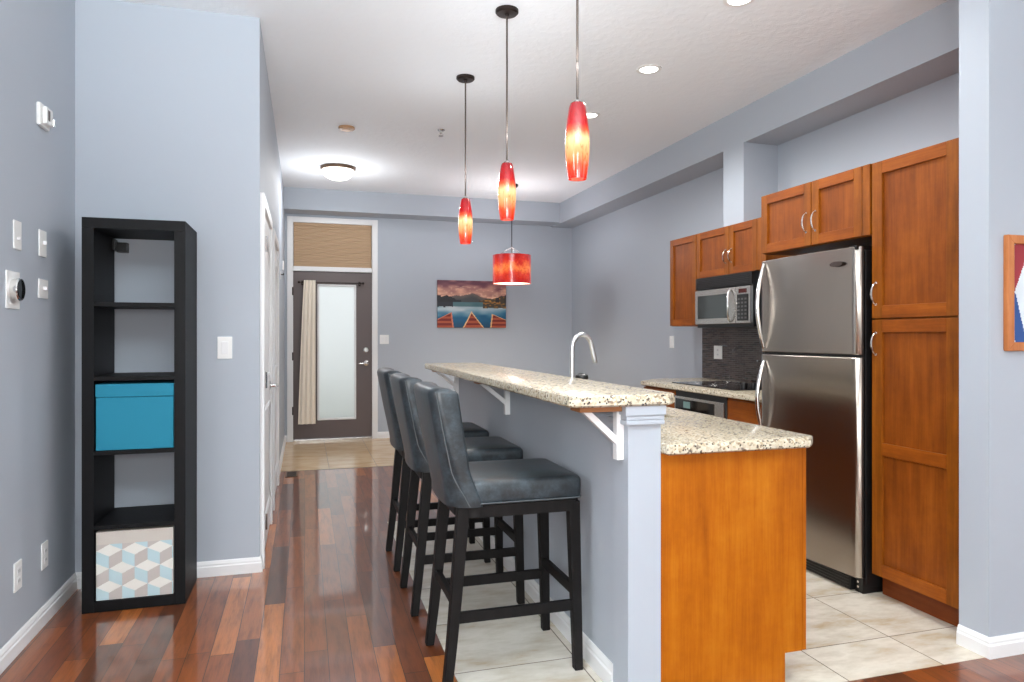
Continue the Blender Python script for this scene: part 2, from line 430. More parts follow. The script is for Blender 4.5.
b = MB(); b.box(XH-0.12, XH, YA+0.1, YF+0.15, 0, H); struct(b, 'wall_hall', WALL)
DX0, DX1, DZ1, TZ0, TZ1 = -0.14, 0.815, 2.10, 2.16, 2.70
b = MB(); b.box(XH, DX0-0.015, YF, YF+0.15, 0, H); b.box(DX1+0.015, XR+0.12, YF, YF+0.15, 0, H); b.box(DX0-0.015, DX1+0.015, YF, YF+0.15, TZ1+0.015, H)
struct(b, 'wall_far', WALL)
b = MB(); b.box(XR, XR+0.12, 2.272, YF, 0, H); struct(b, 'wall_kitchen', WALL)
b = MB(); b.box(2.65, XE, 2.137, 2.272, 0, H); struct(b, 'wall_right', WALL)
b = MB(); b.box(3.225, XR, 2.272, YF, 2.785, H); b.box(XH, 3.225, 8.60, YF, 2.80, H); struct(b, 'soffit', WALL)
b = MB(); b.box(3.222, XR, 4.59, 4.86, 2.172, 2.785); struct(b, 'wall_duct_chase', WALL)
# living room behind the camera: glazed back wall and a window in the right wall
WX0, WX1, WZ0, WZ1 = -3.3, 4.2, 0.08, 2.9
b = MB(); b.box(XW, WX0, YB-0.1, YB, 0, H); b.box(WX1, XE, YB-0.1, YB, 0, H); b.box(WX0, WX1, YB-0.1, YB, WZ1, H); b.box(WX0, WX1, YB-0.1, YB, 0, WZ0)
struct(b, 'wall_back', WALL)
b = MB()
for x in (WX0, -1.4, 0.5, 2.4, WX1): b.box(x-0.035, x+0.035, YB-0.08, YB+0.01, WZ0, WZ1, 0.004)
b.box(WX0, WX1, YB-0.08, YB+0.01, WZ0-0.01, WZ0+0.08, 0.004); b.box(WX0, WX1, YB-0.08, YB+0.01, WZ1-0.06, WZ1+0.01, 0.004)
struct(b, 'window_2', WHITE)
b = MB(); b.box(XE, XE+0.1, YB-0.1, -2.0, 0, H); b.box(XE, XE+0.1, 0.8, 2.272, 0, H); b.box(XE, XE+0.1, -2.0, 0.8, 0, 0.5); b.box(XE, XE+0.1, -2.0, 0.8, 2.5, H)
struct(b, 'wall_side', WALL)
b = MB()
for y in (-2.0, -0.6, 0.8): b.box(XE-0.01, XE+0.07, y-0.03, y+0.03, 0.5, 2.5, 0.004)
b.box(XE-0.01, XE+0.07, -2, 0.8, 0.49, 0.56, 0.004); b.box(XE-0.01, XE+0.07, -2, 0.8, 2.44, 2.51, 0.004)
struct(b, 'window_3', WHITE)

# baseboards (stepped profile)
def base_run(name, pts, h=0.082):
    """pts: the run's foot line (x, y); the room lies to the right of the direction of travel"""
    prof = [(0, 0), (0.015, 0), (0.015, h*0.62), (0.011, h*0.70), (0.011, h*0.80), (0.006, h*0.95), (0.003, h), (0, h)]
    P = [Vector((x, y, 0)) for x, y in pts]; bb = MB(); rings = []
    for i, p in enumerate(P):
        d0 = (p-P[i-1]).normalized() if i else None
        d1 = (P[i+1]-p).normalized() if i < len(P)-1 else None
        n0 = Vector((d0.y, -d0.x, 0)) if d0 else None; n1 = Vector((d1.y, -d1.x, 0)) if d1 else None
        if n0 and n1:
            n = (n0+n1); n = n/ (n.dot(n0))
        else: n = n0 or n1
        rings.append([p+n*o+Vector((0, 0, z)) for o, z in prof])
    bb.loft(rings); return struct(bb, name, WHITE, smooth=False)
base_run('baseboard_left', [(XL, 1.7), (XL, YA), (XH, YA), (XH, 4.10)])
base_run('baseboard_hall', [(XH, 6.43), (XH, YF), (-0.215, YF)])
base_run('baseboard_far', [(0.875, YF), (XR, YF), (XR, 5.65)])
base_run('baseboard_right', [(2.65, 2.272), (2.65, 2.137), (XE, 2.137)])
b = MB()

# bar half wall with end post and cap
b = MB(); b.box(1.09, 1.20, 2.23, 5.10, 0, 1.058); struct(b, 'wall_bar', WALL)
b = MB(); b.box(1.076, 1.203, 2.195, 2.32, 0, 1.058, 0.002); struct(b, 'wall_post', WALL)
b = MB()
b.box(1.056, 1.212, 2.172, 2.335, 1.024, 1.058, 0.003); b.box(1.062, 1.208, 2.178, 2.330, 1.008, 1.024, 0.003); b.box(1.060, 1.209, 2.176, 2.332, 0.990, 1.008, 0.005)
struct(b, 'trim_1', WALL)
base_run('baseboard_bar', [(1.20, 5.10), (1.09, 5.10), (1.09, 2.33)], 0.09)

# ------------------------------------------------------------------ doors
def casing(bb, x0, x1, z1, y, wd=0.07, th=0.018):
    bb.box(x0-wd, x0, y-th, y, 0, z1+wd, 0.004); bb.box(x1, x1+wd, y-th, y, 0, z1+wd, 0.004); bb.box(x0, x1, y-th, y, z1, z1+wd, 0.004)
door = srt('door_1', (0.34, YF, 0))
b = MB(); y0, y1 = YF+0.02, YF+0.065
GX0, GX1, GZ0, GZ1 = 0.15, 0.615, 0.255, 1.94
b.box(DX0, GX0, y0, y1, 0.03, DZ1); b.box(GX1, DX1, y0, y1, 0.03, DZ1); b.box(GX0, GX1, y0, y1, 0.03, GZ0); b.box(GX0, GX1, y0, y1, GZ1, DZ1)
slab = part(b, 'slab', DOORG, door)
b = MB()
for (a0, a1, c0, c1) in ((GX0-0.004, GX0+0.02, GZ0, GZ1), (GX1-0.02, GX1+0.004, GZ0, GZ1), (GX0, GX1, GZ0-0.004, GZ0+0.02), (GX0, GX1, GZ1-0.02, GZ1+0.004)):
    b.box(a0, a1, y0-0.01, y0+0.02, c0, c1, 0.004)
part(b, 'glazing_bead', WHITE, door)
b = MB(); b.box(GX0, GX1, y0+0.02, y0+0.026, GZ0, GZ1); part(b, 'frosted_pane', FROST, door)
b = MB(); casing(b, DX0, DX1, TZ1, YF); b.box(DX0, DX1, YF-0.012, YF+0.09, DZ1+0.003, TZ0, 0.004)
for (a0, a1) in ((DX0-0.015, DX0), (DX1, DX1+0.015)): b.box(a0, a1, YF, YF+0.15, 0, TZ1)
b.box(DX0, DX1, YF, YF+0.15, TZ1, TZ1+0.015)
part(b, 'door_frame', WHITE, door)
b = MB(); b.box(DX0, DX1, YF-0.02, YF+0.1, 0.0006, 0.028, 0.004); part(b, 'threshold', STEELV, door)
b = MB(); b.lathe([(0.032, 0), (0.032, -0.006), (0.024, -0.012), (0.022, -0.02), (0.0, -0.02)], (0.738, y0, 1.123), 20, axis='y'); part(b, 'deadbolt', CHROME, door)
b = MB(); b.lathe([(0.033, 0), (0.033, -0.008), (0.014, -0.014), (0.012, -0.05), (0.0, -0.05)], (0.742, y0, 0.957), 20, axis='y')
b.tube([(0.742, y0-0.045, 0.957), (0.70, y0-0.047, 0.955), (0.65, y0-0.042, 0.95)], [0.011, 0.010, 0.008]); part(b, 'lever_handle', CHROME, door)
b = MB()
for z in (0.38, 1.05, 1.85): b.lathe([(0.009, -0.05), (0.009, 0.05)], (DX0-0.006, YF-0.012, z), 10)
part(b, 'hinge', BRONZE, door)

win = srt('window_1', (0.34, YF, TZ0))
b = MB()
b.box(DX0, DX0+0.03, YF+0.05, YF+0.10, TZ0, TZ1); b.box(DX1-0.03, DX1, YF+0.05, YF+0.10, TZ0, TZ1); b.box(DX0, DX1, YF+0.05, YF+0.10, TZ0, TZ0+0.03); b.box(DX0, DX1, YF+0.05, YF+0.10, TZ1-0.03, TZ1)
part(b, 'window_frame', WHITE, win)
b = MB(); b.box(DX0+0.02, DX1-0.02, YF+0.07, YF+0.076, TZ0+0.02, TZ1-0.02); part(b, 'pane', FROST, win)
# pleated shade in the transom
b = MB(); n = 16; ys = YF+0.02; rings = []
zz = [TZ0+0.02+(TZ1-0.03-TZ0-0.02)*k/(2*n) for k in range(2*n+1)]
prof = [(ys-(0.006 if k % 2 else 0.0), z) for k, z in enumerate(zz)] + [(ys+0.012+(0.006 if k % 2 else 0.0), z) for k, z in reversed(list(enumerate(zz)))]
b.prism_x(prof, DX0+0.006, DX1-0.006)
sh = thing('pleated_shade', 'tan pleated shade closed in the transom above the entry door', 'window shade', (0.34, YF+0.02, TZ0))
part(b, 'cloth', BLIND, sh, smooth=False)
b = MB(); b.box(DX0+0.004, DX1-0.004, YF+0.002, YF+0.04, TZ1-0.032, TZ1-0.001, 0.003); part(b, 'head_rail', BLIND, sh)
b = MB(); b.box(DX0+0.004, DX1-0.004, YF+0.005, YF+0.035, TZ0+0.001, TZ0+0.022, 0.003); part(b, 'bottom_rail', BLIND, sh)

# hall doors on the left (moulded two-panel doors with an arched upper panel)
def hall_door(name, ya, yb, hinge_near, lever=True):
    r = srt(name, (XH, (ya+yb)/2, 0)); x = XH
    b = MB(); b.box(x-0.002, x+0.008, ya, yb, 0.01, 2.035); part(b, 'slab', WHITE, r)
    b = MB(); wd = 0.065
    b.box(x-0.001, x+0.024, ya-wd, ya, 0, 2.035+wd, 0.004); b.box(x-0.001, x+0.024, yb, yb+wd, 0, 2.035+wd, 0.004); b.box(x-0.001, x+0.024, ya, yb, 2.035, 2.035+wd, 0.004)
    part(b, 'door_frame', WHITE, r)
    b = MB(); yc = (ya+yb)/2; hw = (yb-ya)/2-0.12
    def loop(z0, z1, arch):
        pts = [(x+0.008, yc-hw, z0), (x+0.008, yc+hw, z0), (x+0.008, yc+hw, z1)]
        if arch: pts += [(x+0.008, yc+hw*math.cos(a), z1+arch*math.sin(a)) for a in [PI*k/10 for k in range(1, 10)]]
        pts += [(x+0.008, yc-hw, z1), (x+0.008, yc-hw, z0)]
        return pts
    b.tube(loop(1.05, 1.72, 0.16), 0.011, 6); b.tube(loop(0.22, 0.86, 0.0), 0.011, 6)
    part(b, 'panel_moulding', WHITE, r)
    if not lever: return r
    yk = yb-0.07 if hinge_near else ya+0.07
    b = MB(); b.lathe([(0.032, 0), (0.032, 0.008), (0.013, 0.014), (0.011, 0.06), (0.0, 0.06)], (x+0.006, yk, 0.965), 18, axis='x')
    s_ = -1 if hinge_near else 1
    b.tube([(x+0.058, yk, 0.965), (x+0.060, yk+s_*0.06, 0.963), (x+0.055, yk+s_*0.12, 0.96)], [0.012, 0.010, 0.008]); part(b, 'lever_handle', CHROME, r)
    b = MB(); yh = ya if hinge_near else yb
    for z in (0.25, 1.05, 1.82): b.lathe([(0.008, -0.045), (0.008, 0.045)], (x+0.028, yh, z), 8)
    part(b, 'hinge', CHROME, r)
    return r
hall_door('door_2', 4.165, 5.06, True)
hall_door('door_3', 5.52, 6.35, True, False)

# outside: paving and a hedge beyond the entry door
b = MB(); b.box(-4, 6, YF+0.15, 16, -0.12, -0.02); struct(b, 'floor_outside', GROUND)

# ------------------------------------------------------------------ island, bar and kitchen
def chamfer_slab(bb, x0, x1, y0, y1, z0, z1, cuts=(), e=0.008):
    """stone slab; cuts: set of corners ('x0y0', ...) clipped by c; the upper edge eased"""
    cuts = dict(cuts); P = []
    for key, (x, y), (dx, dy) in (('x0y0', (x0, y0), (1, 1)), ('x1y0', (x1, y0), (-1, 1)), ('x1y1', (x1, y1), (-1, -1)), ('x0y1', (x0, y1), (1, -1))):
        c = cuts.get(key, 0.004)
        a = (x, y+dy*c); d = (x+dx*c, y)
        P += [a, d] if key in ('x0y0', 'x1y1') else [d, a]
    cx, cy = (x0+x1)/2, (y0+y1)/2
    def ins(k): return [(x+math.copysign(k, cx-x), y+math.copysign(k, cy-y)) for x, y in P]
    rings = []
    for k, z in ((e*0.7, z0), (0, z0+e*0.7), (0, z1-e), (e*0.3, z1-e*0.3), (e, z1)):
        rings.append([(x, y, z) for x, y in ins(k)])
    bb.loft(rings); return bb
# island cabinet
isl = thing('island_cabinet', 'orange-stained wood island cabinet with plain end panel beside the bar wall', 'cabinet', (1.5, 3.6, 0))
b = MB(); yp = 2.20
b.prism_y([(1.204, 0.001), (1.724, 0.001), (1.724, 0.112), (1.800, 0.112), (1.800, 0.883), (1.204, 0.883)], yp, yp+0.019)
part(b, 'end_panel', PANEL, isl)
b = MB(); b.box(1.803, 1.821, yp+0.002, yp+0.020, 0.112, 0.883, 0.002); part(b, 'corner_trim', PANEL, isl)
b = MB(); b.box(1.204, 1.715, yp+0.019, 5.08, 0.001, 0.112); part(b, 'toe_kick', KICK, isl)
b = MB(); b.box(1.204, 1.795, yp+0.019, 2.84, 0.112, 0.883); b.box(1.204, 1.795, 3.70, 5.08, 0.112, 0.883); b.box(1.204, 1.30, 2.84, 3.70, 0.112, 0.883); b.box(1.70, 1.795, 2.84, 3.70, 0.112, 0.883); b.box(1.30, 1.70, 2.84, 3.70, 0.112, 0.60)
part(b, 'carcass', CAB, isl)
def shaker(bb, y0, y1, z0, z1, xf, th=0.02, st=0.058, rec=0.012, rails=(), face=-1):
    """door in the plane x = xf (front), facing -x (face=-1) or +x"""
    xb = xf-face*th; xp = xf-face*rec
    bb.box(xf, xb, y0, y0+st, z0, z1, 0.002); bb.box(xf, xb, y1-st, y1, z0, z1, 0.002)
    bb.box(xf, xb, y0+st, y1-st, z0, z0+st, 0.002, 1); bb.box(xf, xb, y0+st, y1-st, z1-st, z1, 0.002, 1)
    for r in rails: bb.box(xf, xb, y0+st, y1-st, r-st/2, r+st/2, 0.002, 1)
    bb.box(xp, xb, y0+st-0.004, y1-st+0.004, z0+st-0.004, z1-st+0.004, 0, 2)
    return bb
def pull(y, zc, xf, parent, L=0.105, face=-1, horizontal=False):
    bb = MB(); pts = []
    for k in range(13):
        a = k/12*2-1
        out = 0.030*(1-a*a)**0.6 if abs(a) < 1 else 0
        pts.append((xf+face*(out+0.001), y+(a*L/2 if horizontal else 0), zc+(0 if horizontal else a*L/2)))
    bb.tube(pts, 0.0048, 8)
    for sgn in (-1, 1):
        c = (xf, y+(sgn*L/2 if horizontal else 0), zc+(0 if horizontal else sgn*L/2))
        bb.lathe([(0.007, 0.002), (0.007, face*0.004)], c, 10, axis='x')
    return part(bb, 'handle', CHROME, parent)
for i, (ya, yb) in enumerate(((2.225, 2.82), (2.826, 3.27), (3.276, 3.72), (3.726, 4.40), (4.406, 5.075))):
    b = MB(); shaker(b, ya, yb, 0.118, 0.875, 1.813, face=1); d = part(b, 'door', [CAB, CABH, CABP], isl)
    pull(yb-0.03, 0.79, 1.813, d, face=1)
# island worktop with the sink opening
b = MB(); x0, x1, ya, yb, z0, z1 = 1.204, 1.853, 2.150, 5.10, 0.885, 0.922
SX0, SX1, SY0, SY1 = 1.355, 1.665, 2.885, 3.62
e = 0.008
def slabpoly(poly, easy):
    cx = sum(p[0] for p in poly)/len(poly)
    b.prism(poly, z0, z1)
chamfer_slab(b, x0, x1, ya, SY0, z0, z1, {'x1y0': 0.055})
b.box(x0, SX0, SY0-0.012, SY1+0.012, z0, z1); b.box(SX1, x1, SY0-0.012, SY1+0.012, z0, z1)
b.box(x0, x1, SY1, yb, z0, z1)
top = tag(b.build('island_worktop', GRAN), 'low speckled granite worktop with clipped corner on the orange island cabinet', 'countertop')
b = MB(); t = 0.006; zb = 0.70
b.box(SX0-t, SX0, SY0-t, SY1+t, zb, z0-0.0005); b.box(SX1, SX1+t, SY0-t, SY1+t, zb, z0-0.0005); b.box(SX0, SX1, SY0-t, SY0, zb, z0-0.0005); b.box(SX0, SX1, SY1, SY1+t, zb, z0-0.0005); b.box(SX0-t, SX1+t, SY0-t, SY1+t, zb-t, zb)
sink = thing('sink', 'stainless sink basin set under the granite island worktop behind the bar', 'sink', ((SX0+SX1)/2, (SY0+SY1)/2, zb-t))
part(b, 'basin', STEELV, sink)
b = MB(); b.lathe([(0.045, 0.0), (0.045, 0.003), (0.03, 0.004), (0.0, 0.004)], ((SX0+SX1)/2, (SY0+SY1)/2, zb), 20); part(b, 'drain', CHROME, sink)
# bar top
b = MB(); chamfer_slab(b, 0.848, 1.264, 2.160, 5.16, 1.058, 1.098, {'x0y0': 0.015, 'x1y0': 0.045, 'x0y1': 0.05, 'x1y1': 0.05}, 0.010)
tag(b.build('bar_counter', GRAN), 'raised speckled granite bar top on the lavender half wall', 'countertop')
# brackets under the bar top
for Y, lab in ((2.243, 'white diagonal bracket under the near end of the bar top, beside the post'), (3.705, 'white diagonal bracket under the middle of the bar top, above the middle stool'), (5.04, 'white diagonal bracket under the far end of the bar top')):
    xw = 1.0755 if Y < 2.32 else 1.0895
    br = thing('shelf_bracket', lab, 'bracket', (xw, Y, 0.864), 'brackets under the bar top')
    b = MB(); b.box(xw-0.028, xw, Y-0.017, Y+0.017, 0.864, 1.038, 0.002); part(b, 'upright', WHITE, br)
    b = MB(); b.box(0.897, xw-0.021, Y-0.045, Y+0.045, 1.038, 1.0575, 0.002); part(b, 'arm', ARM, br)
    b = MB(); b.prism_y([(0.918, 1.038), (0.950, 1.038), (xw-0.026, 0.948), (xw-0.026, 0.918)], Y-0.014, Y+0.014); part(b, 'brace', WHITE, br)
# faucet
fx, fy = 1.304, 3.300
fa = thing('faucet', 'tall brushed chrome gooseneck faucet behind the bar top', 'faucet', (fx, fy, 0.922))
b = MB(); b.lathe([(0.030, 0), (0.030, 0.006), (0.022, 0.012), (0.0185, 0.05), (0.0185, 0.06), (0.0, 0.06)], (fx, fy, 0.9221), 20); part(b, 'base', FAUC, fa)
b = MB(); R = 0.059; pts = [(fx, fy, 0.975), (fx, fy, 1.10), (fx, fy, 1.235)]
dx, dy = 0.985, 0.17
for k in range(1, 14):
    a = PI*k/13*0.95
    pts.append((fx+dx*R*(1-math.cos(a)), fy+dy*R*(1-math.cos(a)), 1.235+0.072*math.sin(a)))
e0 = pts[-1]; pts.append((e0[0]+0.008*dx, e0[1]+0.008*dy, e0[2]-0.030))
b.tube(pts, 0.0115, 14); part(b, 'gooseneck', FAUC, fa)
e1 = pts[-1]; b = MB(); b.tube([e1, (e1[0]+0.011*dx, e1[1]+0.011*dy, e1[2]-0.045), (e1[0]+0.013*dx, e1[1]+0.013*dy, e1[2]-0.055)], [0.0128, 0.013, 0.0115], 14); part(b, 'spray_head', FAUC, fa)
b = MB(); b.tube([(fx-0.0, fy+0.018, 0.962), (fx, fy+0.05, 0.975), (fx, fy+0.085, 0.982)], [0.007, 0.006, 0.005], 8); part(b, 'lever', FAUC, fa)
# black pump bottle behind the faucet
px, py = 1.307, 3.178
so = thing('soap_dispenser', 'small black domed soap dispenser just right of the faucet', 'soap dispenser', (px, py, 0.9222))
b = MB(); b.lathe([(0.032, 0), (0.034, 0.01), (0.034, 0.150), (0.028, 0.165), (0.0, 0.165)], (px, py, 0.9222), 20); part(b, 'bottle', BLACK, so)
b = MB(); b.lathe([(0.030, 0.165), (0.032, 0.172), (0.030, 0.184), (0.018, 0.193), (0.0, 0.195)], (px, py, 0.9222), 20); part(b, 'cap', BLACK, so)

# kitchen run: base cabinet, oven, cooktop, worktop
ba = thing('base_cabinet', 'red-brown base cabinet with a drawer between the oven and the fridge', 'cabinet', (3.17, 4.55, 0))
b = MB(); b.box(2.81, 3.528, 3.70, 4.178, 0.11, 0.878); b.box(2.81, 3.528, 4.872, 5.40, 0.11, 0.878); b.box(2.81, 3.528, 4.178, 4.872, 0.11, 0.13); part(b, 'carcass', CAB, ba)
b = MB(); b.box(2.87, 3.528, 3.70, 5.40, 0.001, 0.11); part(b, 'toe_kick', KICK, ba)
b = MB(); b.box(2.79, 2.81, 3.705, 4.16, 0.69, 0.862, 0.003); d = part(b, 'drawer', [CABH], ba)
b = MB(); shaker(b, 3.705, 4.16, 0.115, 0.68, 2.79); d = part(b, 'door', [CAB, CABH, CABP], ba); pull(4.12, 0.6, 2.79, d)
b = MB(); b.box(2.79, 2.81, 4.885, 5.395, 0.69, 0.862, 0.003); d = part(b, 'drawer', [CABH], ba); pull(5.23, 0.776, 2.79, d, horizontal=True)
b = MB(); shaker(b, 4.885, 5.395, 0.115, 0.68, 2.79); d = part(b, 'door', [CAB, CABH, CABP], ba); pull(4.93, 0.6, 2.79, d)
ov = thing('wall_oven', 'built-in stainless oven with dark glass control strip under the far counter', 'oven', (2.83, 4.525, 0.13))
b = MB(); b.box(2.80, 3.40, 4.182, 4.868, 0.131, 0.876); part(b, 'housing', BLACK, ov)
b = MB(); b.box(2.782, 2.80, 4.195, 4.862, 0.715, 0.835, 0.003); pa = part(b, 'control_panel', STEELV, ov)
b = MB(); b.box(2.779, 2.783, 4.31, 4.84, 0.735, 0.815); gl = part(b, 'glass_strip', GLOSSB, pa)
b = MB(); b.box(2.777, 2.780, 4.625, 4.72, 0.752, 0.800); part(b, 'display', DISP, pa)
b = MB(); b.box(2.782, 2.80, 4.195, 4.862, 0.15, 0.70, 0.003); dr = part(b, 'oven_door', STEELV, ov)
b = MB(); b.box(2.779, 2.783, 4.27, 4.79, 0.24, 0.56); part(b, 'window_glass', GLOSSB, dr)
b = MB(); b.tube([(2.782, 4.25, 0.64), (2.745, 4.25, 0.64), (2.735, 4.30, 0.64), (2.735, 4.76, 0.64), (2.745, 4.81, 0.64), (2.782, 4.81, 0.64)], 0.010, 10); part(b, 'handle', CHROME, dr)
b = MB(); chamfer_slab(b, 2.755, 3.528, 3.665, 5.63, 0.880, 0.917, {'x0y1': 0.25})
tag(b.build('kitchen_worktop', GRAN), 'speckled granite worktop along the kitchen wall under the microwave', 'countertop')
ck = thing('cooktop', 'black glass cooktop let into the kitchen worktop below the microwave', 'cooktop', (3.14, 4.6, 0.917))
b = MB(); b.box(2.87, 3.40, 4.20, 5.06, 0.9172, 0.925, 0.003); part(b, 'glass_top', GLOSSB, ck)
for (kx, ky) in ((3.05, 4.34), (3.13, 4.34), (3.21, 4.34), (3.29, 4.34)):
    b = MB(); b.lathe([(0.024, 0), (0.024, 0.012), (0.019, 0.034), (0.0, 0.034)], (kx, ky, 0.925), 18); part(b, 'knob', BLACK, ck)
for (kx, ky, r) in ((3.0, 4.65, 0.1), (3.0, 4.9, 0.08), (3.27, 4.64, 0.08), (3.27, 4.88, 0.1)):
    b = MB(); b.lathe([(r, 0.0), (r, 0.0008), (r-0.004, 0.0008), (r-0.004, 0.0)], (kx, ky, 0.925), 36, cap=False); part(b, 'burner_ring', STEELV, ck)
b = MB(); b.box(XR-0.012, XR, 3.64, 5.645, 0.9172, 1.385); struct(b, 'wall_backsplash', MOSAIC)

# wall cabinets
def wall_cab(name, label, y0, y1, z0, z1, xf, doors, st=0.056):
    r = thing(name, label, 'cabinet', ((xf+XR)/2, (y0+y1)/2, z0))
    b = MB(); b.box(xf+0.021, XR-0.001, y0, y1, z0, z1); part(b, 'carcass', CAB, r)
    for ya, yb, hy in doors:
        b = MB(); shaker(b, ya, yb, z0+0.003, z1-0.003, xf, st=st); d = part(b, 'door', [CAB, CABH, CABP], r)
        if hy is not None: pull(hy[0], hy[1], xf, d)
    return r
wall_cab('wall_cabinet', 'narrow tall-door wall cabinet left of the microwave', 5.19, 5.63, 1.387, 2.166, 3.175, [(5.193, 5.627, (5.225, 1.48))][:0] + [(5.193, 5.627, None)])
c2 = wall_cab('wall_cabinet', 'wall cabinet with two short doors right above the microwave', 4.26, 5.186, 1.780, 2.166, 3.175, [(4.718, 5.183, (4.752, 1.925)), (4.365, 4.712, (4.678, 1.925))])
b = MB(); b.box(3.175, 3.196, 4.262, 4.361, 1.783, 2.163, 0.002); part(b, 'filler_strip', CAB, c2)
c3 = wall_cab('wall_cabinet', 'deep two-door wall cabinet over the refrigerator', 2.822, 3.69, 1.806, 2.168, 2.715, [(3.248, 3.688, (3.282, 1.94)), (2.876, 3.242, (3.208, 1.94))])
b = MB(); b.box(2.715, 2.736, 2.823, 2.872, 1.809, 2.165, 0.002); part(b, 'filler_strip', CAB, c3)
pn = thing('pantry_cabinet', 'full-height stained wood pantry cabinet beside the refrigerator', 'cabinet', (3.12, 2.57, 0))
b = MB(); b.box(2.741, XR-0.001, 2.276, 2.818, 0.108, 2.166); part(b, 'carcass', CAB, pn)
b = MB(); b.box(2.79, XR-0.001, 2.276, 2.818, 0.001, 0.108); part(b, 'toe_kick', KICK, pn)
b = MB(); shaker(b, 2.333, 2.815, 1.388, 2.163, 2.72, st=0.062); d = part(b, 'upper_door', [CAB, CABH, CABP], pn); pull(2.787, 1.51, 2.72, d)
b = MB(); shaker(b, 2.333, 2.815, 0.112, 1.380, 2.72, st=0.062, rails=(0.742,)); d = part(b, 'lower_door', [CAB, CABH, CABP], pn); pull(2.787, 1.262, 2.72, d)
b = MB(); b.box(2.722, 2.741, 2.276, 2.330, 0.112, 2.163, 0.002); part(b, 'filler_strip', CAB, pn)

# microwave
mw = thing('microwave', 'stainless over-range microwave under the short two-door cabinet', 'microwave', (3.32, 4.73, 1.365))
y0, y1, zf0, zf1 = 4.36, 5.12, 1.395, 1.672
b = MB(); b.box(3.145, XR-0.013, y0, y1, 1.367, 1.778, 0.004); part(b, 'housing', BLACK, mw)
b = MB(); b.box(3.128, 3.146, y0, y1, 1.682, 1.774, 0.003)
for k in range(6): b.box(3.124, 3.129, y0+0.03, y1-0.03, 1.692+k*0.013, 1.697+k*0.013)
part(b, 'vent_grille', BLACK, mw)
b = MB(); b.box(3.120, 3.146, 4.55, y1-0.004, zf0, zf1, 0.005); dr = part(b, 'door', STEELV, mw)
b = MB(); b.box(3.117, 3.121, 4.645, y1-0.05, zf0+0.045, zf1-0.045, 0.002); part(b, 'window_glass', mat('dark tinted glass', srgb(52, 56, 56), 0.08), dr)
b = MB(); pts = []
for k in range(15):
    a = k/14*2-1; pts.append((3.120-0.038*(1-a*a)**0.5, 4.592+0.02*(a*a), 1.534+a*0.125))
b.tube(pts, 0.008, 10); part(b, 'handle', CHROME, dr)
b = MB(); b.box(3.120, 3.146, y0+0.004, 4.546, zf0, zf1, 0.005); cp = part(b, 'control_panel', STEELV, mw)
b = MB(); b.box(3.117, 3.121, y0+0.03, 4.525, zf0+0.02, zf1-0.06, 0.002); kp = part(b, 'keypad', BLACK, cp)
b = MB(); b.box(3.117, 3.121, y0+0.05, 4.505, zf1-0.05, zf1-0.018); part(b, 'display', mat('red-brown display', srgb(70, 26, 22), 0.2), cp)
b = MB()
for r in range(6):
    for c in range(3):
        b.box(3.1155, 3.1172, y0+0.045+c*0.042, y0+0.069+c*0.042, zf0+0.035+r*0.028, zf0+0.049+r*0.028)
part(b, 'keys', mat('grey keys', srgb(92, 92, 92), 0.4), kp)

# refrigerator
fr = thing('refrigerator', 'stainless top-freezer refrigerator with black sides beside the pantry', 'refrigerator', (3.07, 3.22, 0))
fy0, fy1 = 2.840, 3.632
b = MB(); b.box(2.705, 3.44, fy0, fy1, 0.03, 1.735, 0.006); part(b, 'body', mat('black textured steel', srgb(16, 16, 17), 0.4), fr)
def fdoor(z0, z1):
    bb = MB(); P = []
    xb, xe = 2.694, 2.655
    P.append((xb, fy0+0.002)); 
    n = 26; r = 0.042
    for k in range(7):
        a = PI/2*k/6; P.append((xe+r-r*math.sin(a)-0.004*0, fy0+0.002+r-r*math.cos(a)))
    yc = (fy0+fy1)/2; hw = (fy1-fy0)/2-0.002-r
    for k in range(1, n):
        tt = -1+2*k/n; P.append((xe-0.020*(1-tt*tt), yc+tt*hw))
    for k in range(7):
        a = PI/2*k/6; P.append((xe+r-r*math.cos(a), fy1-0.002-r+r*math.sin(a)))
    P.append((xb, fy1-0.002))
    rings = []
    for off, z in ((0.004, z0), (0.0, z0+0.004), (0.0, z1-0.004), (0.004, z1)):
        rings.append([(x+(off if x < xb-0.001 else 0), y, z) for x, y in P])
    bb.loft(rings)
    for f in bb.bm.faces:
        f.normal_update(); f.material_index = 1 if abs(f.normal.y) > 0.93 else 0
    return bb
d1 = part(fdoor(1.206, 1.752), 'freezer_door', [STEEL, DSIDE], fr)
d2 = part(fdoor(0.080, 1.190), 'fridge_door', [STEEL, DSIDE], fr)
def fhandle(z0, z1, parent):
    bb = MB(); pts = []; yh = fy1-0.062; rr = []
    for k in range(21):
        a = k/20*2-1
        pts.append((2.646-0.046*(1-abs(a)**1.7), yh, (z0+z1)/2+a*(z1-z0)/2)); rr.append(0.0125-0.005*abs(a)**3)
    bb.tube(pts, rr, 12); return part(bb, 'handle', CHROME, parent)
fhandle(1.225, 1.735, d1); fhandle(0.70, 1.150, d2)
b = MB(); b.lathe([(0.045, 0), (0.045, -0.003), (0.0, -0.003)], (2.636, 2.965, 1.672), 28, axis='x')
for v in b.bm.verts: v.co.z = 1.672+(v.co.z-1.672)*0.30
part(b, 'badge', mat('dark badge', srgb(66, 54, 50), 0.35, 0.3), d1)
b = MB(); b.box(2.692, 2.706, fy0+0.01, fy1-0.01, 1.186, 1.210); part(b, 'gasket', BLACK, fr)
b = MB(); b.box(2.668, 2.76, fy0+0.06, fy1-0.01, 0.004, 0.076, 0.003)
for k in range(4): b.box(2.664, 2.669, fy0+0.07, fy1-0.02, 0.014+k*0.015, 0.021+k*0.015)
part(b, 'toe_grille', BLACK, fr)
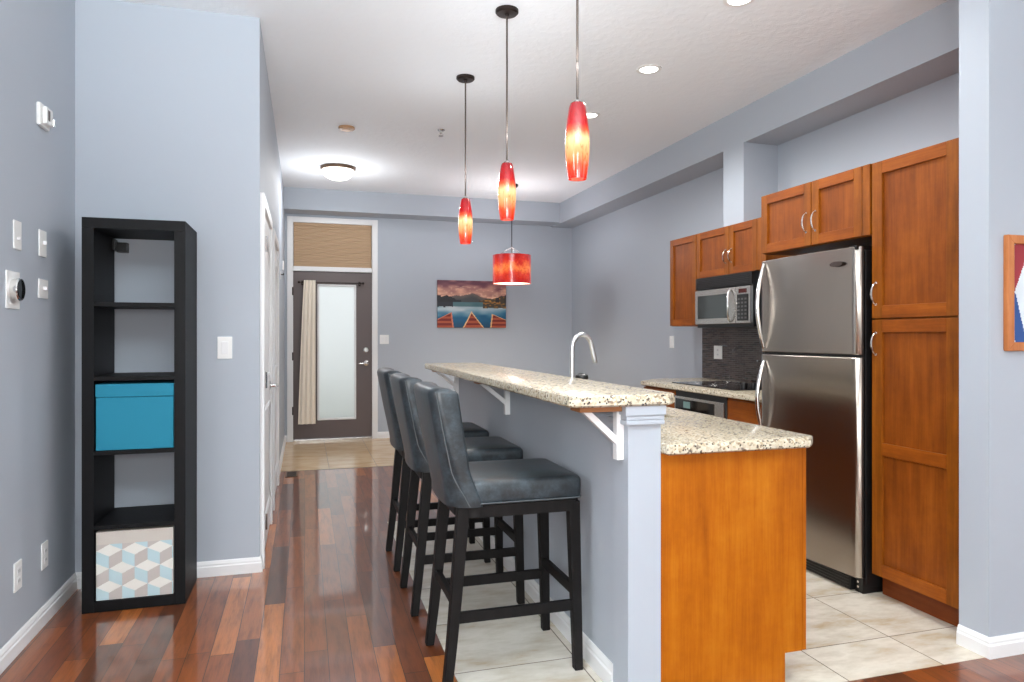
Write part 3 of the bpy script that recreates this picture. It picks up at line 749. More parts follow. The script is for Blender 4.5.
b = MB(); b.box(2.69, 2.80, fy0+0.002, fy0+0.055, 0.0008, 0.078, 0.003)
for z in (0.03, 0.055): b.lathe([(0.006, 0), (0.006, -0.004), (0.0, -0.004)], (2.69, fy0+0.03, z), 10, mi=1, axis='x')
part(b, 'hinge_foot', [BLACK, CHROME], fr)
b = MB(); b.box(2.70, 3.42, fy0+0.003, fy0+0.04, 0.0008, 0.04); part(b, 'base_rail', BLACK, fr)
b = MB(); b.box(2.80, 3.42, fy1-0.04, fy1-0.003, 0.0008, 0.04); part(b, 'base_rail', BLACK, fr)
b = MB(); b.box(2.66, 2.76, fy0+0.01, fy0+0.06, 1.735, 1.758, 0.003); part(b, 'top_hinge', BLACK, fr)

# ------------------------------------------------------------------ bar stools
def rrect(x0, x1, y0, y1, rb, rf, n=8):
    """plan outline; rb: radius at the rear (x0) corners, rf at the front (x1)"""
    P = []
    for cx, cy, r, a0 in ((x0+rb, y0+rb, rb, PI), (x1-rf, y0+rf, rf, 1.5*PI), (x1-rf, y1-rf, rf, 0), (x0+rb, y1-rb, rb, PI/2)):
        for k in range(n+1):
            a = a0+PI/2*k/n; P.append((cx+r*math.cos(a), cy+r*math.sin(a)))
    return P
def ringz(P, z): return [(x, y, z) for x, y in P]
STOOL_AT = Vector((0.765, 2.715, 0))
st = thing('bar_stool', 'nearest of the three charcoal leather bar stools, closest to the bar post', 'bar stool', tuple(STOOL_AT), 'bar stools along the bar')
def sp(bb, name, m, **kw):
    for v in bb.bm.verts: v.co += STOOL_AT
    return part(bb, name, m, st, **kw)
def grow(P, k): 
    cx = sum(p[0] for p in P)/len(P); cy = sum(p[1] for p in P)/len(P)
    return [(x+k*(1 if x > cx else -1)*min(1, abs(x-cx)/0.15), y+k*(1 if y > cy else -1)*min(1, abs(y-cy)/0.15)) for x, y in P]
SEAT = rrect(-0.232, 0.268, -0.212, 0.212, 0.09, 0.028)
b = MB(); b.loft([ringz(grow(SEAT, -0.012), 0.668), ringz(grow(SEAT, -0.002), 0.674), ringz(SEAT, 0.69), ringz(grow(SEAT, 0.001), 0.72), ringz(SEAT, 0.742), ringz(grow(SEAT, -0.003), 0.750), ringz(grow(SEAT, -0.010), 0.757), ringz(grow(SEAT, -0.024), 0.761), ringz(grow(SEAT, -0.07), 0.766), ringz(grow(SEAT, -0.12), 0.768)])
seat = sp(b, 'seat', LEATH, ang=60)
b = MB(); P = grow(SEAT, 0.001); b.tube(ringz(P, 0.676)+[(P[0][0], P[0][1], 0.676)], 0.0026, 6); w_ = part_w = None
for v in b.bm.verts: v.co += STOOL_AT
part(b, 'piping', WELT, seat)
AP = grow(SEAT, -0.008); b = MB(); b.loft([ringz(AP, 0.622), ringz(AP, 0.668)]); sp(b, 'apron', ESP)
# backrest: leans back, wraps round the rear corners, thicker at the foot
def back_sec(z):
    tt = max(0.0, (z-0.70)/0.40)
    xb = -0.270-0.006*math.sin(PI*min(1, tt))-0.078*tt**1.2
    hw = 0.216-0.004*tt
    fr_ = 0.078+0.018*tt
    if z < 0.80: fr_ += 0.040*((0.80-z)/0.14)**1.4
    rb = 0.085-0.045*min(1, tt*1.4)
    P = []; n = 8
    cv = 0.020
    def bend(x, y): return (x+cv*(abs(y)/hw)**2*0.9, y)
    for k in range(n+1):
        a = PI/2*k/n; P.append(bend(xb+rb-rb*math.sin(a), -hw+rb-rb*math.cos(a)))
    for k in range(1, 8): 
        yy = -hw+rb+(2*hw-2*rb)*k/8; P.append(bend(xb, yy))
    for k in range(n+1):
        a = PI/2*k/n; P.append(bend(xb+rb-rb*math.cos(a), hw-rb+rb*math.sin(a)))
    fx_ = xb+fr_; rf = 0.014
    for k in range(5):
        a = PI/2*k/4; P.append(bend(fx_+0.012-rf+rf*math.sin(a), hw-rf+rf*math.cos(a)))
    for k in range(1, 8):
        yy = (hw-rf)-(2*hw-2*rf)*k/8; P.append(bend(fx_+0.012*abs(yy/hw)**3-0.012*(1-abs(yy)/hw), yy))
    for k in range(5):
        a = PI/2*k/4; P.append(bend(fx_+0.012-rf+rf*math.cos(a), -hw+rf-rf*math.sin(a)))
    return P, xb, hw, fr_
def cen(P, k):
    cx = sum(p[0] for p in P)/len(P); cy = 0
    return [(cx+(x-cx)*(1-k), y*(1-k*0.16)) for x, y in P]
rings = []
zl = [0.664, 0.68, 0.70, 0.72, 0.74, 0.76, 0.78, 0.80, 0.85, 0.90, 0.95, 1.0, 1.05, 1.085]
for z in zl:
    P, *_ = back_sec(z)
    if z == zl[0]: P = cen(P, 0.06)
    rings.append(ringz(P, z))
P, *_ = back_sec(1.098); rings.append(ringz(cen(P, 0.12), 1.098))
P, *_ = back_sec(1.106); rings.append(ringz(cen(P, 0.40), 1.106))
P, *_ = back_sec(1.109); rings.append(ringz(cen(P, 0.75), 1.109))
b = MB(); b.loft(rings); back = sp(b, 'backrest', LEATH, ang=60)
for sg in (-1, 1):
    b = MB(); pts = []
    for k in range(24):
        z = 0.668+(1.096-0.668)*k/23
        P, xb, hw, fr_ = back_sec(z)
        x = xb+0.022+(0.055*((0.80-z)/0.14)**1.4 if z < 0.80 else 0)
        # outer surface at that x on the side
        cand = min([p for p in P if p[1]*sg > 0], key=lambda p: abs(p[0]-x)+(0 if abs(p[1]) > hw-0.09 else 9))
        yy = sg*(hw+0.0005) if x > xb+0.045 else cand[1]
        pts.append((x+0.018*0.9 if True else x, sg*(hw+0.0008), z))
    b.tube(pts, 0.0022, 6)
    for v in b.bm.verts: v.co += STOOL_AT
    part(b, 'piping', WELT, back)
# legs
for sy in (-1, 1):
    b = MB(); P0 = (0.222, sy*0.176); 
    b.bar((0.256, sy*0.190, 0.0005), (0.238, sy*0.182, 0.66), 0.034, 0.034, 0, 0.046, 0.042); sp(b, 'leg', ESP, bevel=0.003)
for sy in (-1, 1):
    b = MB(); secs = []
    for z, x, wv in ((0.0005, -0.262, 0.034), (0.15, -0.245, 0.037), (0.32, -0.228, 0.041), (0.50, -0.212, 0.045), (0.66, -0.196, 0.048)):
        y = sy*(0.190-0.022*z/0.66); secs.append([(x-wv/2, y-0.02, z), (x+wv/2, y-0.02, z), (x+wv/2, y+0.02, z), (x-wv/2, y+0.02, z)])
    b.loft(secs); sp(b, 'leg', ESP, bevel=0.003)
for sy in (-1, 1):
    b = MB(); b.box(-0.225, 0.240, sy*0.185-0.010, sy*0.185+0.010, 0.232, 0.272, 0.002); sp(b, 'side_stretcher', ESP)
b = MB(); b.box(0.236, 0.258, -0.185, 0.185, 0.285, 0.325, 0.002); sp(b, 'foot_rest', ESP)
b = MB(); b.box(-0.240, -0.218, -0.185, 0.185, 0.285, 0.320, 0.002); sp(b, 'rear_stretcher', ESP)
dup(st, (0.750, 3.415, 0), 'middle of the three charcoal leather bar stools')
dup(st, (0.748, 4.055, 0), 'farthest of the three charcoal leather bar stools, nearest the entry door')

# ------------------------------------------------------------------ bookcase and boxes
BX0, BX1, BY0, BY1, BH = -1.000, -0.556, 3.680, 4.052, 1.857
bk = thing('cube_bookcase', 'tall black open-backed cube bookcase against the lavender wall', 'bookcase', ((BX0+BX1)/2, (BY0+BY1)/2, 0))
T = 0.05
b = MB(); b.box(BX0, BX0+T, BY0, BY1, 0.0008, BH-T, 0.0015); part(b, 'side_panel', BLKB, bk)
b = MB(); b.box(BX1-T, BX1, BY0, BY1, 0.0008, BH-T, 0.0015); part(b, 'side_panel', BLKB, bk)
b = MB(); b.box(BX0, BX1, BY0, BY1, BH-T, BH, 0.0015); part(b, 'top', BLKB, bk)
b = MB(); b.box(BX0+T, BX1-T, BY0, BY1, 0.0008, T, 0.0015); part(b, 'bottom', BLKB, bk)
SH = [0.397, 0.748, 1.099, 1.450]
for z in SH:
    b = MB(); b.box(BX0+T, BX1-T, BY0+0.002, BY1, z-0.010, z+0.010, 0.001); part(b, 'shelf', BLKB, bk)
b = MB(); b.box(-0.935, -0.885, 4.02, 4.0695, 1.735, 1.785, 0.002); b.box(-0.95, -0.935, 4.0, 4.05, 1.745, 1.80, 0.002); part(b, 'wall_bracket', BLACK, bk)
# teal box
tb = thing('storage_box', 'plain teal cloth storage box in the middle cube of the bookcase', 'storage box', (-0.778, 3.86, SH[1]+0.010))
x0, x1 = BX0+T+0.006, BX1-T-0.004
b = MB(); b.box(x0, x1, 3.69, 4.03, SH[1]+0.0105, SH[1]+0.262, 0.004); part(b, 'body', TEAL, tb)
b = MB(); b.box(x0-0.002, x1+0.002, 3.686, 4.034, SH[1]+0.263, SH[1]+0.325, 0.005); part(b, 'lid', TEAL, tb)
# tumbling-block box
pb = thing('storage_box', 'pale storage box printed with grey, white and blue cubes in the bottom of the bookcase', 'storage box', (-0.778, 3.86, T))
def grid_print(x0, x1, z0, z1, y, nx, nz, fn, axis='y'):
    me_b = bmesh.new(); lay = me_b.loops.layers.float_color.new('print')
    V = [[me_b.verts.new((x0+(x1-x0)*i/nx, y, z0+(z1-z0)*j/nz)) for i in range(nx+1)] for j in range(nz+1)]
    for j in range(nz):
        for i in range(nx):
            f = me_b.faces.new((V[j][i], V[j][i+1], V[j+1][i+1], V[j+1][i]))
            c = fn((i+0.5)/nx, 1-(j+0.5)/nz)
            for lp in f.loops: lp[lay] = srgb(*c)
    mb = MB(); mb.bm.free(); mb.bm = me_b; return mb
bw, bh = x1-x0, 0.325
def cubes(u, v):
    x, y = u*bw, v*bh                       # metres, y downwards
    if v < 0.185: return (208, 200, 190)
    s = 0.058; h = s/2; wv = s*0.88         # rhombs: cube width 2*wv*?
    W2 = 0.055
    X = x/W2; Y = (y-0.185*bh)/s
    # skewed lattice of cubes
    row = math.floor(Y/1.5)
    best = None
    for r in (row-1, row, row+1):
        for c in (math.floor(X/2)-1, math.floor(X/2), math.floor(X/2)+1):
            cx = c*2+1+(r % 2); cy = r*1.5+1
            dx, dy = X-cx, Y-cy
            if abs(dx) <= 1 and abs(dy) <= 1-0.5*abs(dx):
                if dy < -0.5*(1-abs(dx))*1+0.0 + 0 and dy <= -0.5*abs(dx)*-1-0.0 and dy < -0.0 and dy <= -(0.0)+0 and dy <= (abs(dx)*0.5-0.0)-0.0 and dy <= -0.5+0.5+0 and (dy <= abs(dx)*0.5 and dy <= -abs(dx)*0.5+0 or dy < -abs(dx)*0.5):
                    return (238, 236, 228)
                if dy <= abs(dx)*-0.5+0.0: return (238, 236, 228)
                return (192, 216, 220) if dx < 0 else (196, 188, 182)
    return (238, 236, 228)
b = MB(); b.box(x0, x1, 3.691, 4.03, T+0.0005, T+bh, 0.004); part(b, 'body', GREIGE, pb)
part(grid_print(x0+0.002, x1-0.002, T+0.003, T+bh-0.002, 3.690, 130, 126, cubes), 'printed_front', BOX, pb, smooth=False)

# ------------------------------------------------------------------ lights
def pendant(Y, label):
    zt, zb_ = 2.228, 1.926; x = 1.043
    r = thing('pendant_lamp', label, 'pendant lamp', (x, Y, zb_), 'red glass pendants over the bar')
    b = MB(); b.lathe([(0.062, 0), (0.062, -0.014), (0.054, -0.022), (0.012, -0.024), (0.010, -0.034), (0, -0.034)], (x, Y, H-0.0005), 28); part(b, 'canopy', BRONZE, r)
    b = MB(); b.tube([(x, Y, H-0.02), (x, Y, zt+0.02)], 0.0052, 8); part(b, 'rod', RODM, r)
    b = MB(); b.lathe([(0.007, zt+0.014), (0.014, zt+0.010), (0.022, zt+0.001), (0.024, zt-0.03), (0.0, zt-0.03)], (x, Y, 0), 20); part(b, 'socket', BRONZE, r)
    prof = [(0.030, 0.317), (0.036, 0.30), (0.044, 0.25), (0.050, 0.20), (0.0525, 0.15), (0.052, 0.11), (0.048, 0.06), (0.041, 0.012), (0.039, 0.0), (0.036, 0.0), (0.038, 0.012), (0.045, 0.06), (0.049, 0.11), (0.0495, 0.15), (0.047, 0.20), (0.041, 0.25), (0.033, 0.30), (0.027, 0.315)]
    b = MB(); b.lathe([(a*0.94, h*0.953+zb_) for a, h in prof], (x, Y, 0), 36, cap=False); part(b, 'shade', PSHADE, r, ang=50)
    b = MB(); b.lathe([(0.0, 0.012), (0.02, 0.014), (0.030, 0.024), (0.032, 0.05), (0.022, 0.10), (0.012, 0.14), (0.0, 0.15)], (x, Y, zb_), 20); part(b, 'bulb', GLOWP, r)
    spot('pendant_light', (0, 0, -0.004), 8, (1.0, 0.93, 0.84), r, 130)
    point('pendant_fill', (0, 0, 0.47), 4.6, (0.92, 0.955, 1.0), 0.06, r)  # added fill on the rod above the shade, brightens ceiling and walls
    return r
pendant(2.583, 'nearest of the three slim red glass pendants, its canopy above the picture')
pendant(3.592, 'middle of the three slim red glass pendants over the bar')
pendant(4.601, 'farthest of the three slim red glass pendants over the bar')
# drum pendant over the dining end
dX, dY = 2.30, 7.72
dr = thing('drum_pendant', 'wide red glass drum pendant hanging in front of the lake canvas', 'pendant lamp', (dX, dY, 1.905))
b = MB(); b.lathe([(0.075, 0), (0.075, -0.016), (0.066, -0.026), (0.012, -0.028), (0, -0.028)], (dX, dY, H-0.0005), 28); part(b, 'canopy', BRONZE, dr)
b = MB(); b.tube([(dX, dY, H-0.02), (dX, dY, 2.18)], 0.0055, 8); part(b, 'rod', BRONZE, dr)
b = MB()
for k in range(3):
    a = 2*PI*k/3+0.4; b.tube([(dX, dY, 2.33), (dX+0.215*math.cos(a), dY+0.215*math.sin(a), 2.225)], 0.002, 6)
    b.tube([(dX, dY, 2.20), (dX+0.215*math.cos(a), dY+0.215*math.sin(a), 2.20)], 0.004, 6)
part(b, 'spider', RODM, dr)
b = MB(); b.lathe([(0.222, 0.0), (0.222, 0.33), (0.217, 0.33), (0.217, 0.0)], (dX, dY, 1.905), 56, cap=False)
me = b; part(b, 'shade', DSHADE, dr, ang=50)
b = MB(); b.lathe([(0.0, 0.008), (0.216, 0.008), (0.216, 0.012), (0.0, 0.012)], (dX, dY, 1.905), 48, cap=False); part(b, 'diffuser', GLOWP, dr)
spot('drum_light', (0, 0, -0.02), 20, (1.0, 0.86, 0.70), dr, 160)
point('drum_fill', (0, 0, 0.36), 18, (0.92, 0.955, 1.0), 0.08, dr)  # added fill over the drum's open top, brightens the far ceiling
# flush bowl light in the entry
fX, fY = 0.33, 7.44
fl = thing('ceiling_light', 'lit white glass bowl ceiling light before the entry door', 'ceiling light', (fX, fY, H))
b = MB(); b.lathe([(0.0, 0), (0.178, 0), (0.182, -0.012), (0.176, -0.030), (0.164, -0.034), (0.0, -0.034)], (fX, fY, H-0.0005), 40, cap=False); part(b, 'pan', mat('brown bronze pan', srgb(96, 74, 58), 0.4, 0.5), fl)
b = MB(); b.lathe([(0.166, -0.030), (0.158, -0.060), (0.135, -0.092), (0.095, -0.118), (0.05, -0.130), (0.0, -0.133)], (fX, fY, H), 40, cap=False); part(b, 'bowl', GLOWW, fl, ang=60)
spot('ceiling_light_bulb', (0, 0, -0.14), 26, (0.97, 0.98, 1.0), fl, 174, 0.12)
point('ceiling_light_glow', (0, 0, -0.42), 13, (0.97, 0.98, 1.0), 0.16, fl)
# detector, sprinkler, downlights
b = MB(); sd = thing('smoke_detector', 'round beige cover on the ceiling nearer than the bowl light', 'detector', (0.335, 5.99, H))
b.lathe([(0.0, 0), (0.066, 0), (0.068, -0.012), (0.060, -0.022), (0.0, -0.024)], (0.335, 5.99, H-0.0005), 32, cap=False); part(b, 'cover', PEACH, sd)
b = MB(); b.lathe([(0.034, -0.023), (0.034, -0.027), (0.0, -0.027)], (0.335, 5.99, H), 24, cap=False); part(b, 'centre_plate', mat('tan plastic', srgb(204, 160, 116), 0.5), sd)
spk = thing('fire_sprinkler', 'tiny metal fire sprinkler on the ceiling left of the farthest pendant canopy', 'sprinkler', (1.11, 5.84, H))
b = MB(); b.lathe([(0.0, 0), (0.034, 0), (0.030, -0.006), (0.011, -0.008), (0.011, -0.03), (0.004, -0.032), (0.004, -0.05), (0.022, -0.051), (0.022, -0.054), (0.0, -0.054)], (1.11, 5.84, H-0.0005), 20, cap=False); part(b, 'head', STEELV, spk)
b = MB(); b.tube([(1.10, 5.84, H-0.03), (1.092, 5.84, H-0.04), (1.104, 5.84, H-0.05)], 0.002, 6); b.tube([(1.12, 5.84, H-0.03), (1.128, 5.84, H-0.04), (1.116, 5.84, H-0.05)], 0.002, 6); part(b, 'frame_arms', STEELV, spk)
for Y, lab in ((3.125, 'nearest recessed downlight, cut off by the top of the picture'), (4.117, 'recessed ceiling downlight right of the nearest pendant'), (5.108, 'farthest recessed downlight, peeking out behind the nearest pendant')):
    x = 2.168
    d = thing('downlight', lab, 'ceiling light', (x, Y, H), 'recessed downlights over the kitchen')
    b = MB(); b.lathe([(0.082, 0), (0.082, -0.004), (0.060, -0.006), (0.056, 0)], (x, Y, H-0.0005), 32, cap=False); part(b, 'trim_ring', PLATE, d)
    b = MB(); b.lathe([(0.0, -0.003), (0.058, -0.003), (0.058, -0.001), (0.0, -0.001)], (x, Y, H-0.0005), 32, cap=False); part(b, 'lens', GLOWR, d)
    spot('downlight_beam', (0, 0, -0.012), 66, (0.98, 0.98, 0.98), d, 160, 0.5)

# ------------------------------------------------------------------ switches, outlets and wall devices
def plate(name, label, cat, c, normal, w_, h_, inner, group=None):
    """c: centre on the wall; normal '+x', '-x' or '-y'"""
    r = thing(name, label, cat, c, group)
    def bx(bb, a0, a1, d0, d1, z0, z1, bev=0.0, mi=0):
        if normal == '+x': bb.box(c[0]+d0, c[0]+d1, c[1]+a0, c[1]+a1, c[2]+z0, c[2]+z1, bev, mi)
        elif normal == '-x': bb.box(c[0]-d1, c[0]-d0, c[1]+a0, c[1]+a1, c[2]+z0, c[2]+z1, bev, mi)
        else: bb.box(c[0]+a0, c[0]+a1, c[1]-d1, c[1]-d0, c[2]+z0, c[2]+z1, bev, mi)
    b = MB(); bx(b, -w_/2, w_/2, -0.0005, 0.006, -h_/2, h_/2, 0.002); part(b, 'face_plate', PLATE, r)
    if inner == 'rocker':
        b = MB(); bx(b, -0.017, 0.017, 0.005, 0.010, -0.034, 0.034, 0.002); part(b, 'rocker', WHITE, r)
    elif inner == 'rocker2':
        for o in (-0.023, 0.023):
            b = MB(); bx(b, o-0.017, o+0.017, 0.005, 0.010, -0.034, 0.034, 0.002); part(b, 'rocker', WHITE, r)
    elif inner == 'toggle':
        b = MB(); bx(b, -0.005, 0.005, 0.005, 0.020, -0.006, 0.012, 0.002); part(b, 'toggle', WHITE, r)
    elif inner == 'slider':
        b = MB(); bx(b, -0.007, 0.007, 0.005, 0.016, -0.02, -0.008, 0.002); part(b, 'slider', WHITE, r)
    elif inner == 'outlet':
        for o in (-0.02, 0.02):
            b = MB(); bx(b, -0.016, 0.016, 0.005, 0.008, o-0.014, o+0.014, 0.003); s_ = part(b, 'socket', WHITE, r)
            b = MB(); bx(b, -0.008, -0.005, 0.0075, 0.0084, o-0.006, o+0.006); bx(b, 0.005, 0.008, 0.0075, 0.0084, o-0.006, o+0.006); part(b, 'slots', BLACK, s_)
    return r, bx
plate('light_switch', 'upper white dimmer switch plate on the left wall, nearer the camera', 'switch', (XL, 3.312, 1.714), '+x', 0.075, 0.118, 'slider')
plate('light_switch', 'white toggle switch plate high on the left wall, nearer the bookcase', 'switch', (XL, 3.598, 1.716), '+x', 0.085, 0.118, 'toggle')
plate('wall_plate', 'small square white plate on the left wall beside the thermostat', 'wall plate', (XL, 3.605, 1.512), '+x', 0.11, 0.085, 'toggle')
th, bx = plate('thermostat', 'round silver and black thermostat on a white plate on the left wall', 'thermostat', (XL, 3.265, 1.486), '+x', 0.13, 0.152, None)
b = MB(); b.lathe([(0.043, 0.005), (0.044, 0.018), (0.047, 0.030), (0.044, 0.034), (0.040, 0.034)], (XL, 3.262, 1.488), 32, axis='x'); dl = part(b, 'dial', CHROME, th)
b = MB(); b.lathe([(0.0405, 0.032), (0.038, 0.036), (0.0, 0.037)], (XL, 3.262, 1.488), 32, axis='x', cap=False); part(b, 'screen', GLOSSB, dl)
plate('wall_outlet', 'white outlet low on the left wall, the one nearer the camera', 'outlet', (XL, 3.317, 0.314), '+x', 0.075, 0.118, 'outlet')
plate('wall_outlet', 'white outlet low on the left wall, just before the bookcase', 'outlet', (XL, 3.625, 0.306), '+x', 0.075, 0.118, 'outlet')
plate('light_switch', 'white rocker switch on the wall right of the bookcase', 'switch', (-0.418, YA, 1.236), '-y', 0.075, 0.12, 'rocker')
plate('light_switch', 'white double rocker switch right of the entry door', 'switch', (0.968, YF, 1.256), '-y', 0.115, 0.118, 'rocker2')
plate('light_switch', 'white rocker switch on the kitchen wall under the narrow cabinet', 'switch', (XR, 6.216, 1.24), '-x', 0.08, 0.12, 'rocker')
plate('wall_outlet', 'pale outlet on the dark mosaic backsplash below the microwave', 'outlet', (XR-0.012, 5.383, 1.155), '-x', 0.125, 0.118, 'outlet')
# alarm strobe high on the left wall
al = thing('fire_alarm', 'white fire alarm strobe high on the left wall', 'alarm', (XL, 3.60, 2.285))
b = MB(); b.box(XL-0.0005, XL+0.016, 3.53, 3.65, 2.235, 2.335, 0.004); part(b, 'back_plate', PLATE, al)
b = MB(); b.box(XL+0.015, XL+0.034, 3.555, 3.635, 2.247, 2.325, 0.006); part(b, 'housing', PLATE, al)
b = MB(); b.box(XL+0.033, XL+0.046, 3.610, 3.632, 2.250, 2.285, 0.005); part(b, 'strobe_lens', CHROME, al)
b = MB(); b.box(XL+0.0335, XL+0.036, 3.568, 3.59, 2.265, 2.31); part(b, 'horn_slots', RODM, al)
# intercom and doorbell on the hall wall by the entry
ic = thing('door_chime', 'small white chime box on the hall wall before the entry door', 'chime', (XH, 8.14, 2.08))
b = MB(); b.box(XH-0.0005, XH+0.014, 8.07, 8.21, 2.03, 2.13, 0.004); part(b, 'cover', PLATE, ic)
ky = thing('wall_hook', 'small dark hook on the hall wall past the white doors', 'hook', (XH, 7.47, 1.92))
b = MB(); b.box(XH-0.0005, XH+0.006, 7.45, 7.49, 1.88, 1.96, 0.002); part(b, 'hook_plate', PLATE, ky)
b = MB(); b.tube([(XH+0.005, 7.47, 1.93), (XH+0.028, 7.47, 1.925), (XH+0.032, 7.47, 1.94)], 0.006, 8); part(b, 'peg', BRONZE, ky)
# floor register
rg = thing('floor_register', 'small brown floor vent by the hall wall near the entry tile', 'vent', (-0.12, 6.83, 0))
b = MB(); b.box(-0.175, -0.065, 6.70, 6.95, 0.0003, 0.005, 0.001); part(b, 'frame', BRASS, rg)
b = MB()
for k in range(9): b.box(-0.16, -0.08, 6.718+k*0.025, 6.730+k*0.025, 0.0045, 0.0065)
part(b, 'louvres', BLACK, rg)

# ------------------------------------------------------------------ curtain on the entry door
rd = thing('curtain_rod', 'slim dark curtain rod across the top of the entry door', 'curtain rod', (0.315, YF-0.06, 1.96))
b = MB(); b.tube([(-0.06, YF-0.055, 1.960), (0.69, YF-0.055, 1.960)], 0.006, 10); part(b, 'pole', BRONZE, rd)
for x in (-0.07, 0.70):
    b = MB(); b.lathe([(0.0, -0.018), (0.012, -0.012), (0.016, 0), (0.012, 0.012), (0.0, 0.018)], (x, YF-0.055, 1.960), 12, axis='x', cap=False); part(b, 'finial', BRONZE, rd)
for x in (-0.03, 0.66):
    b = MB(); b.box(x-0.008, x+0.008, YF-0.06, YF+0.0195, 1.948, 1.962, 0.002); b.box(x-0.014, x+0.014, YF+0.012, YF+0.0205, 1.93, 1.985, 0.002); part(b, 'bracket', BRONZE, rd)
b = MB(); rings = []
n = 60
for j, z in enumerate([1.985, 1.955, 1.90, 1.6, 1.2, 0.8, 0.5, 0.22]):
    tt = (1.985-z)/1.77; x0_ = -0.012-0.070*tt**0.8; x1_ = 0.125+0.0*tt
    fr_pts = []; bk_pts = []
    for k in range(n+1):
        u = k/n; x = x0_+(x1_-x0_)*u; a = 0.012 if j else 0.006
        y = YF-0.0755+a*math.sin(u*2*PI*3.5+0.4*math.sin(3*tt))*(0.7+0.3*tt)
        fr_pts.append((x, y-0.0015, z)); bk_pts.append((x, y+0.0015, z))
    rings.append(fr_pts+bk_pts[::-1])
b.loft(rings); cu = tag(b.build('curtain', CURT, ang=70), 'cream curtain gathered at the left of the entry door glass', 'curtain')

# ------------------------------------------------------------------ pictures
random.seed(3)
_g = {}
def vn(x, y):
    xi, yi = math.floor(x), math.floor(y); fx_, fy_ = x-xi, y-yi
    def h(i, j):
        k = (i, j)
        if k not in _g: _g[k] = random.random()
        return _g[k]
    fx_ = fx_*fx_*(3-2*fx_); fy_ = fy_*fy_*(3-2*fy_)
    return (h(xi, yi)*(1-fx_)+h(xi+1, yi)*fx_)*(1-fy_)+(h(xi, yi+1)*(1-fx_)+h(xi+1, yi+1)*fx_)*fy_
def lerp(a, c, t_):
    t_ = max(0, min(1, t_)); return tuple(a[i]+(c[i]-a[i])*t_ for i in range(3))
def lake(u, v):
    n = vn(u*9, v*16); n2 = vn(u*30+9, v*40)
    if v < 0.46:                                            # sunset sky, hills, woods
        c = lerp((96, 50, 66), (238, 182, 150), v/0.33+(n-0.5)*0.9)
        c = lerp(c, (250, 214, 178), (n2-0.6)*1.2 if v > 0.12 else 0)
        hill = 0.37-0.10*math.exp(-((u-0.5)/0.11)**2)-0.05*math.exp(-((u-0.28)/0.12)**2)+0.02*(n2-0.5)
        if v > hill: c = lerp((112, 96, 92), (70, 74, 76), (v-hill)/0.09)
        tl = 0.30+0.05*n2+0.55*max(0, u-0.14)
        if u < 0.34 and v > tl: c = (38, 42, 48)
        tr = 0.42-0.28*max(0, u-0.60)+0.05*(n2-0.5)
        if u > 0.60 and v > tr: c = lerp((70, 60, 48), (206, 140, 54), (n2-0.45)*2.2) if u < 0.84 or (0.90 < u < 0.98) else (46, 42, 44)
        return c
    if v < 0.60:                                            # far shore's reflection
        if u < 0.22 and v < 0.55+0.04*n2: return (44, 50, 58)
        if u > 0.66 and v < 0.56+0.05*n2: return lerp((70, 62, 52), (190, 128, 52), (n2-0.5)*2)
        return lerp((96, 128, 132), (60, 104, 116), n) if v < 0.55 else lerp((208, 214, 216), (130, 164, 176), n)
    c = lerp((190, 204, 210), (16, 92, 130), (v-0.60)/0.22+0.7*abs(u-0.33)*(0.6)+(n-0.5)*0.4)
    c = lerp(c, (18, 40, 66), (v-0.85)*3)
    def boat(ax, av, bl, br, rim):
        if v < av: return None
        t_ = (v-av)/(1-av); L = ax+(bl-ax)*t_**1.05; R_ = ax+(br-ax)*t_**1.05
        if not (L <= u <= R_): return None
        e_ = min(u-L, R_-u)
        if e_ < 0.018: return rim
        k = int(t_*7)
        return (120, 34, 28) if k % 2 else (176, 84, 54)
    for bb in ((0.49, 0.65, 0.365, 0.675, (236, 196, 140)), (0.205, 0.67, -0.25, 0.235, (214, 130, 96)), (0.79, 0.70, 0.765, 1.30, (236, 186, 120))):
        r_ = boat(*bb)
        if r_: return r_
    return c
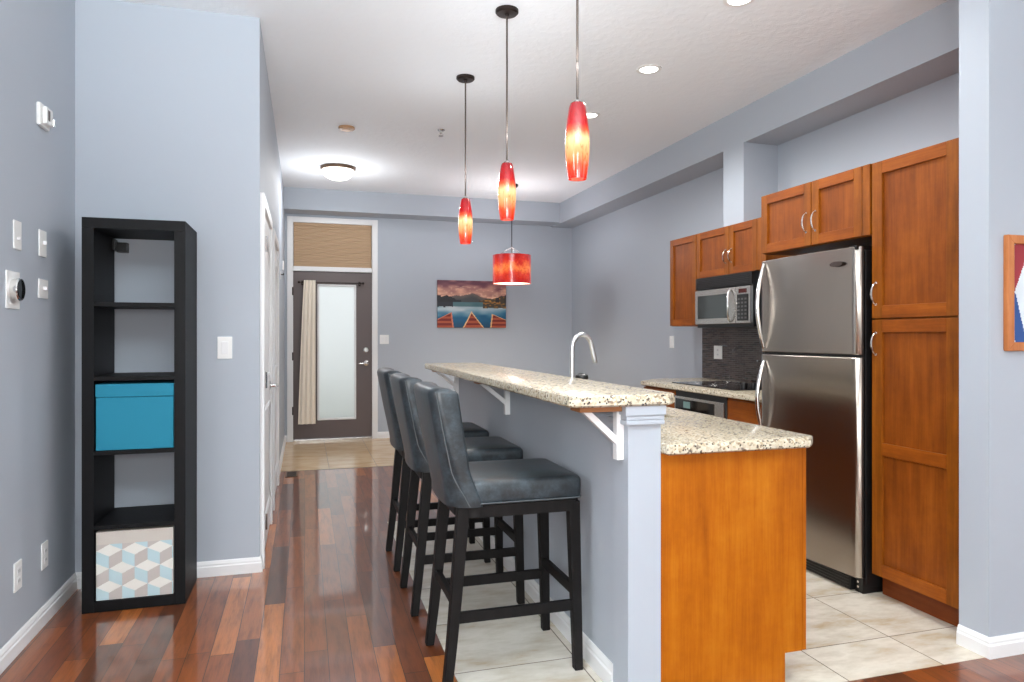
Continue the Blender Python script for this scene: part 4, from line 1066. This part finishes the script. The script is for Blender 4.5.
cv = thing('canvas_print', 'unframed lake print with three red boats on the far wall', 'picture', (2.11, YF-0.012, 1.409))
b = MB(); b.box(1.647, 2.576, YF-0.024, YF-0.0002, 1.409, 2.029, 0.001); part(b, 'stretcher', mat('print edge', srgb(70, 58, 58), 0.6), cv)
part(grid_print(1.6475, 2.5755, 1.4095, 2.0285, YF-0.0245, 140, 94, lake), 'print', PRINT, cv, smooth=False)
# framed picture on the right wall
px0, px1, pz0, pz1, py_ = 2.724, 3.30, 1.239, 1.711, 2.137
fp = thing('framed_picture', 'wood-framed red, white and blue abstract picture on the right wall', 'picture', ((px0+px1)/2, py_, pz0))
fw = 0.036
def frame_side(a, c_, inner_a, inner_c):
    pass
b = MB()
for poly in (((px0, pz0), (px1, pz0), (px1-fw, pz0+fw), (px0+fw, pz0+fw)), ((px1, pz0), (px1, pz1), (px1-fw, pz1-fw), (px1-fw, pz0+fw)), ((px1, pz1), (px0, pz1), (px0+fw, pz1-fw), (px1-fw, pz1-fw)), ((px0, pz1), (px0, pz0), (px0+fw, pz0+fw), (px0+fw, pz1-fw))):
    b.prism_y(list(poly), py_-0.022, py_-0.0002)
part(b, 'frame', FRAMEW, fp, bevel=0.003)
def abstract(u, v):
    U = u*(px1-px0-2*fw); V = v*(pz1-pz0-2*fw)
    if V < 0.20:
        if 0.005+(0.20-V)*0.08 < U < 0.016+(0.20-V)*0.45: return (150, 26, 40)
        if U < 0.02 and V < 0.05: return (150, 140, 170)
    else:
        if (V-0.20)*0.107 < U < 0.024+(V-0.20)*0.3: return (24, 72, 140)
        if 0.30 < U-(V-0.20)*0.3 < 0.42: return (170, 40, 46)
    return (214, 224, 230)
part(grid_print(px0+fw-0.002, px1-fw+0.002, pz0+fw-0.002, pz1-fw+0.002, py_-0.008, 110, 90, abstract), 'artwork', PRINT, fp, smooth=False)
b = MB(); b.box(px0+fw-0.003, px1-fw+0.003, py_-0.0075, py_-0.0004, pz0+fw-0.003, pz1-fw+0.003); part(b, 'backing', PLATE, fp)
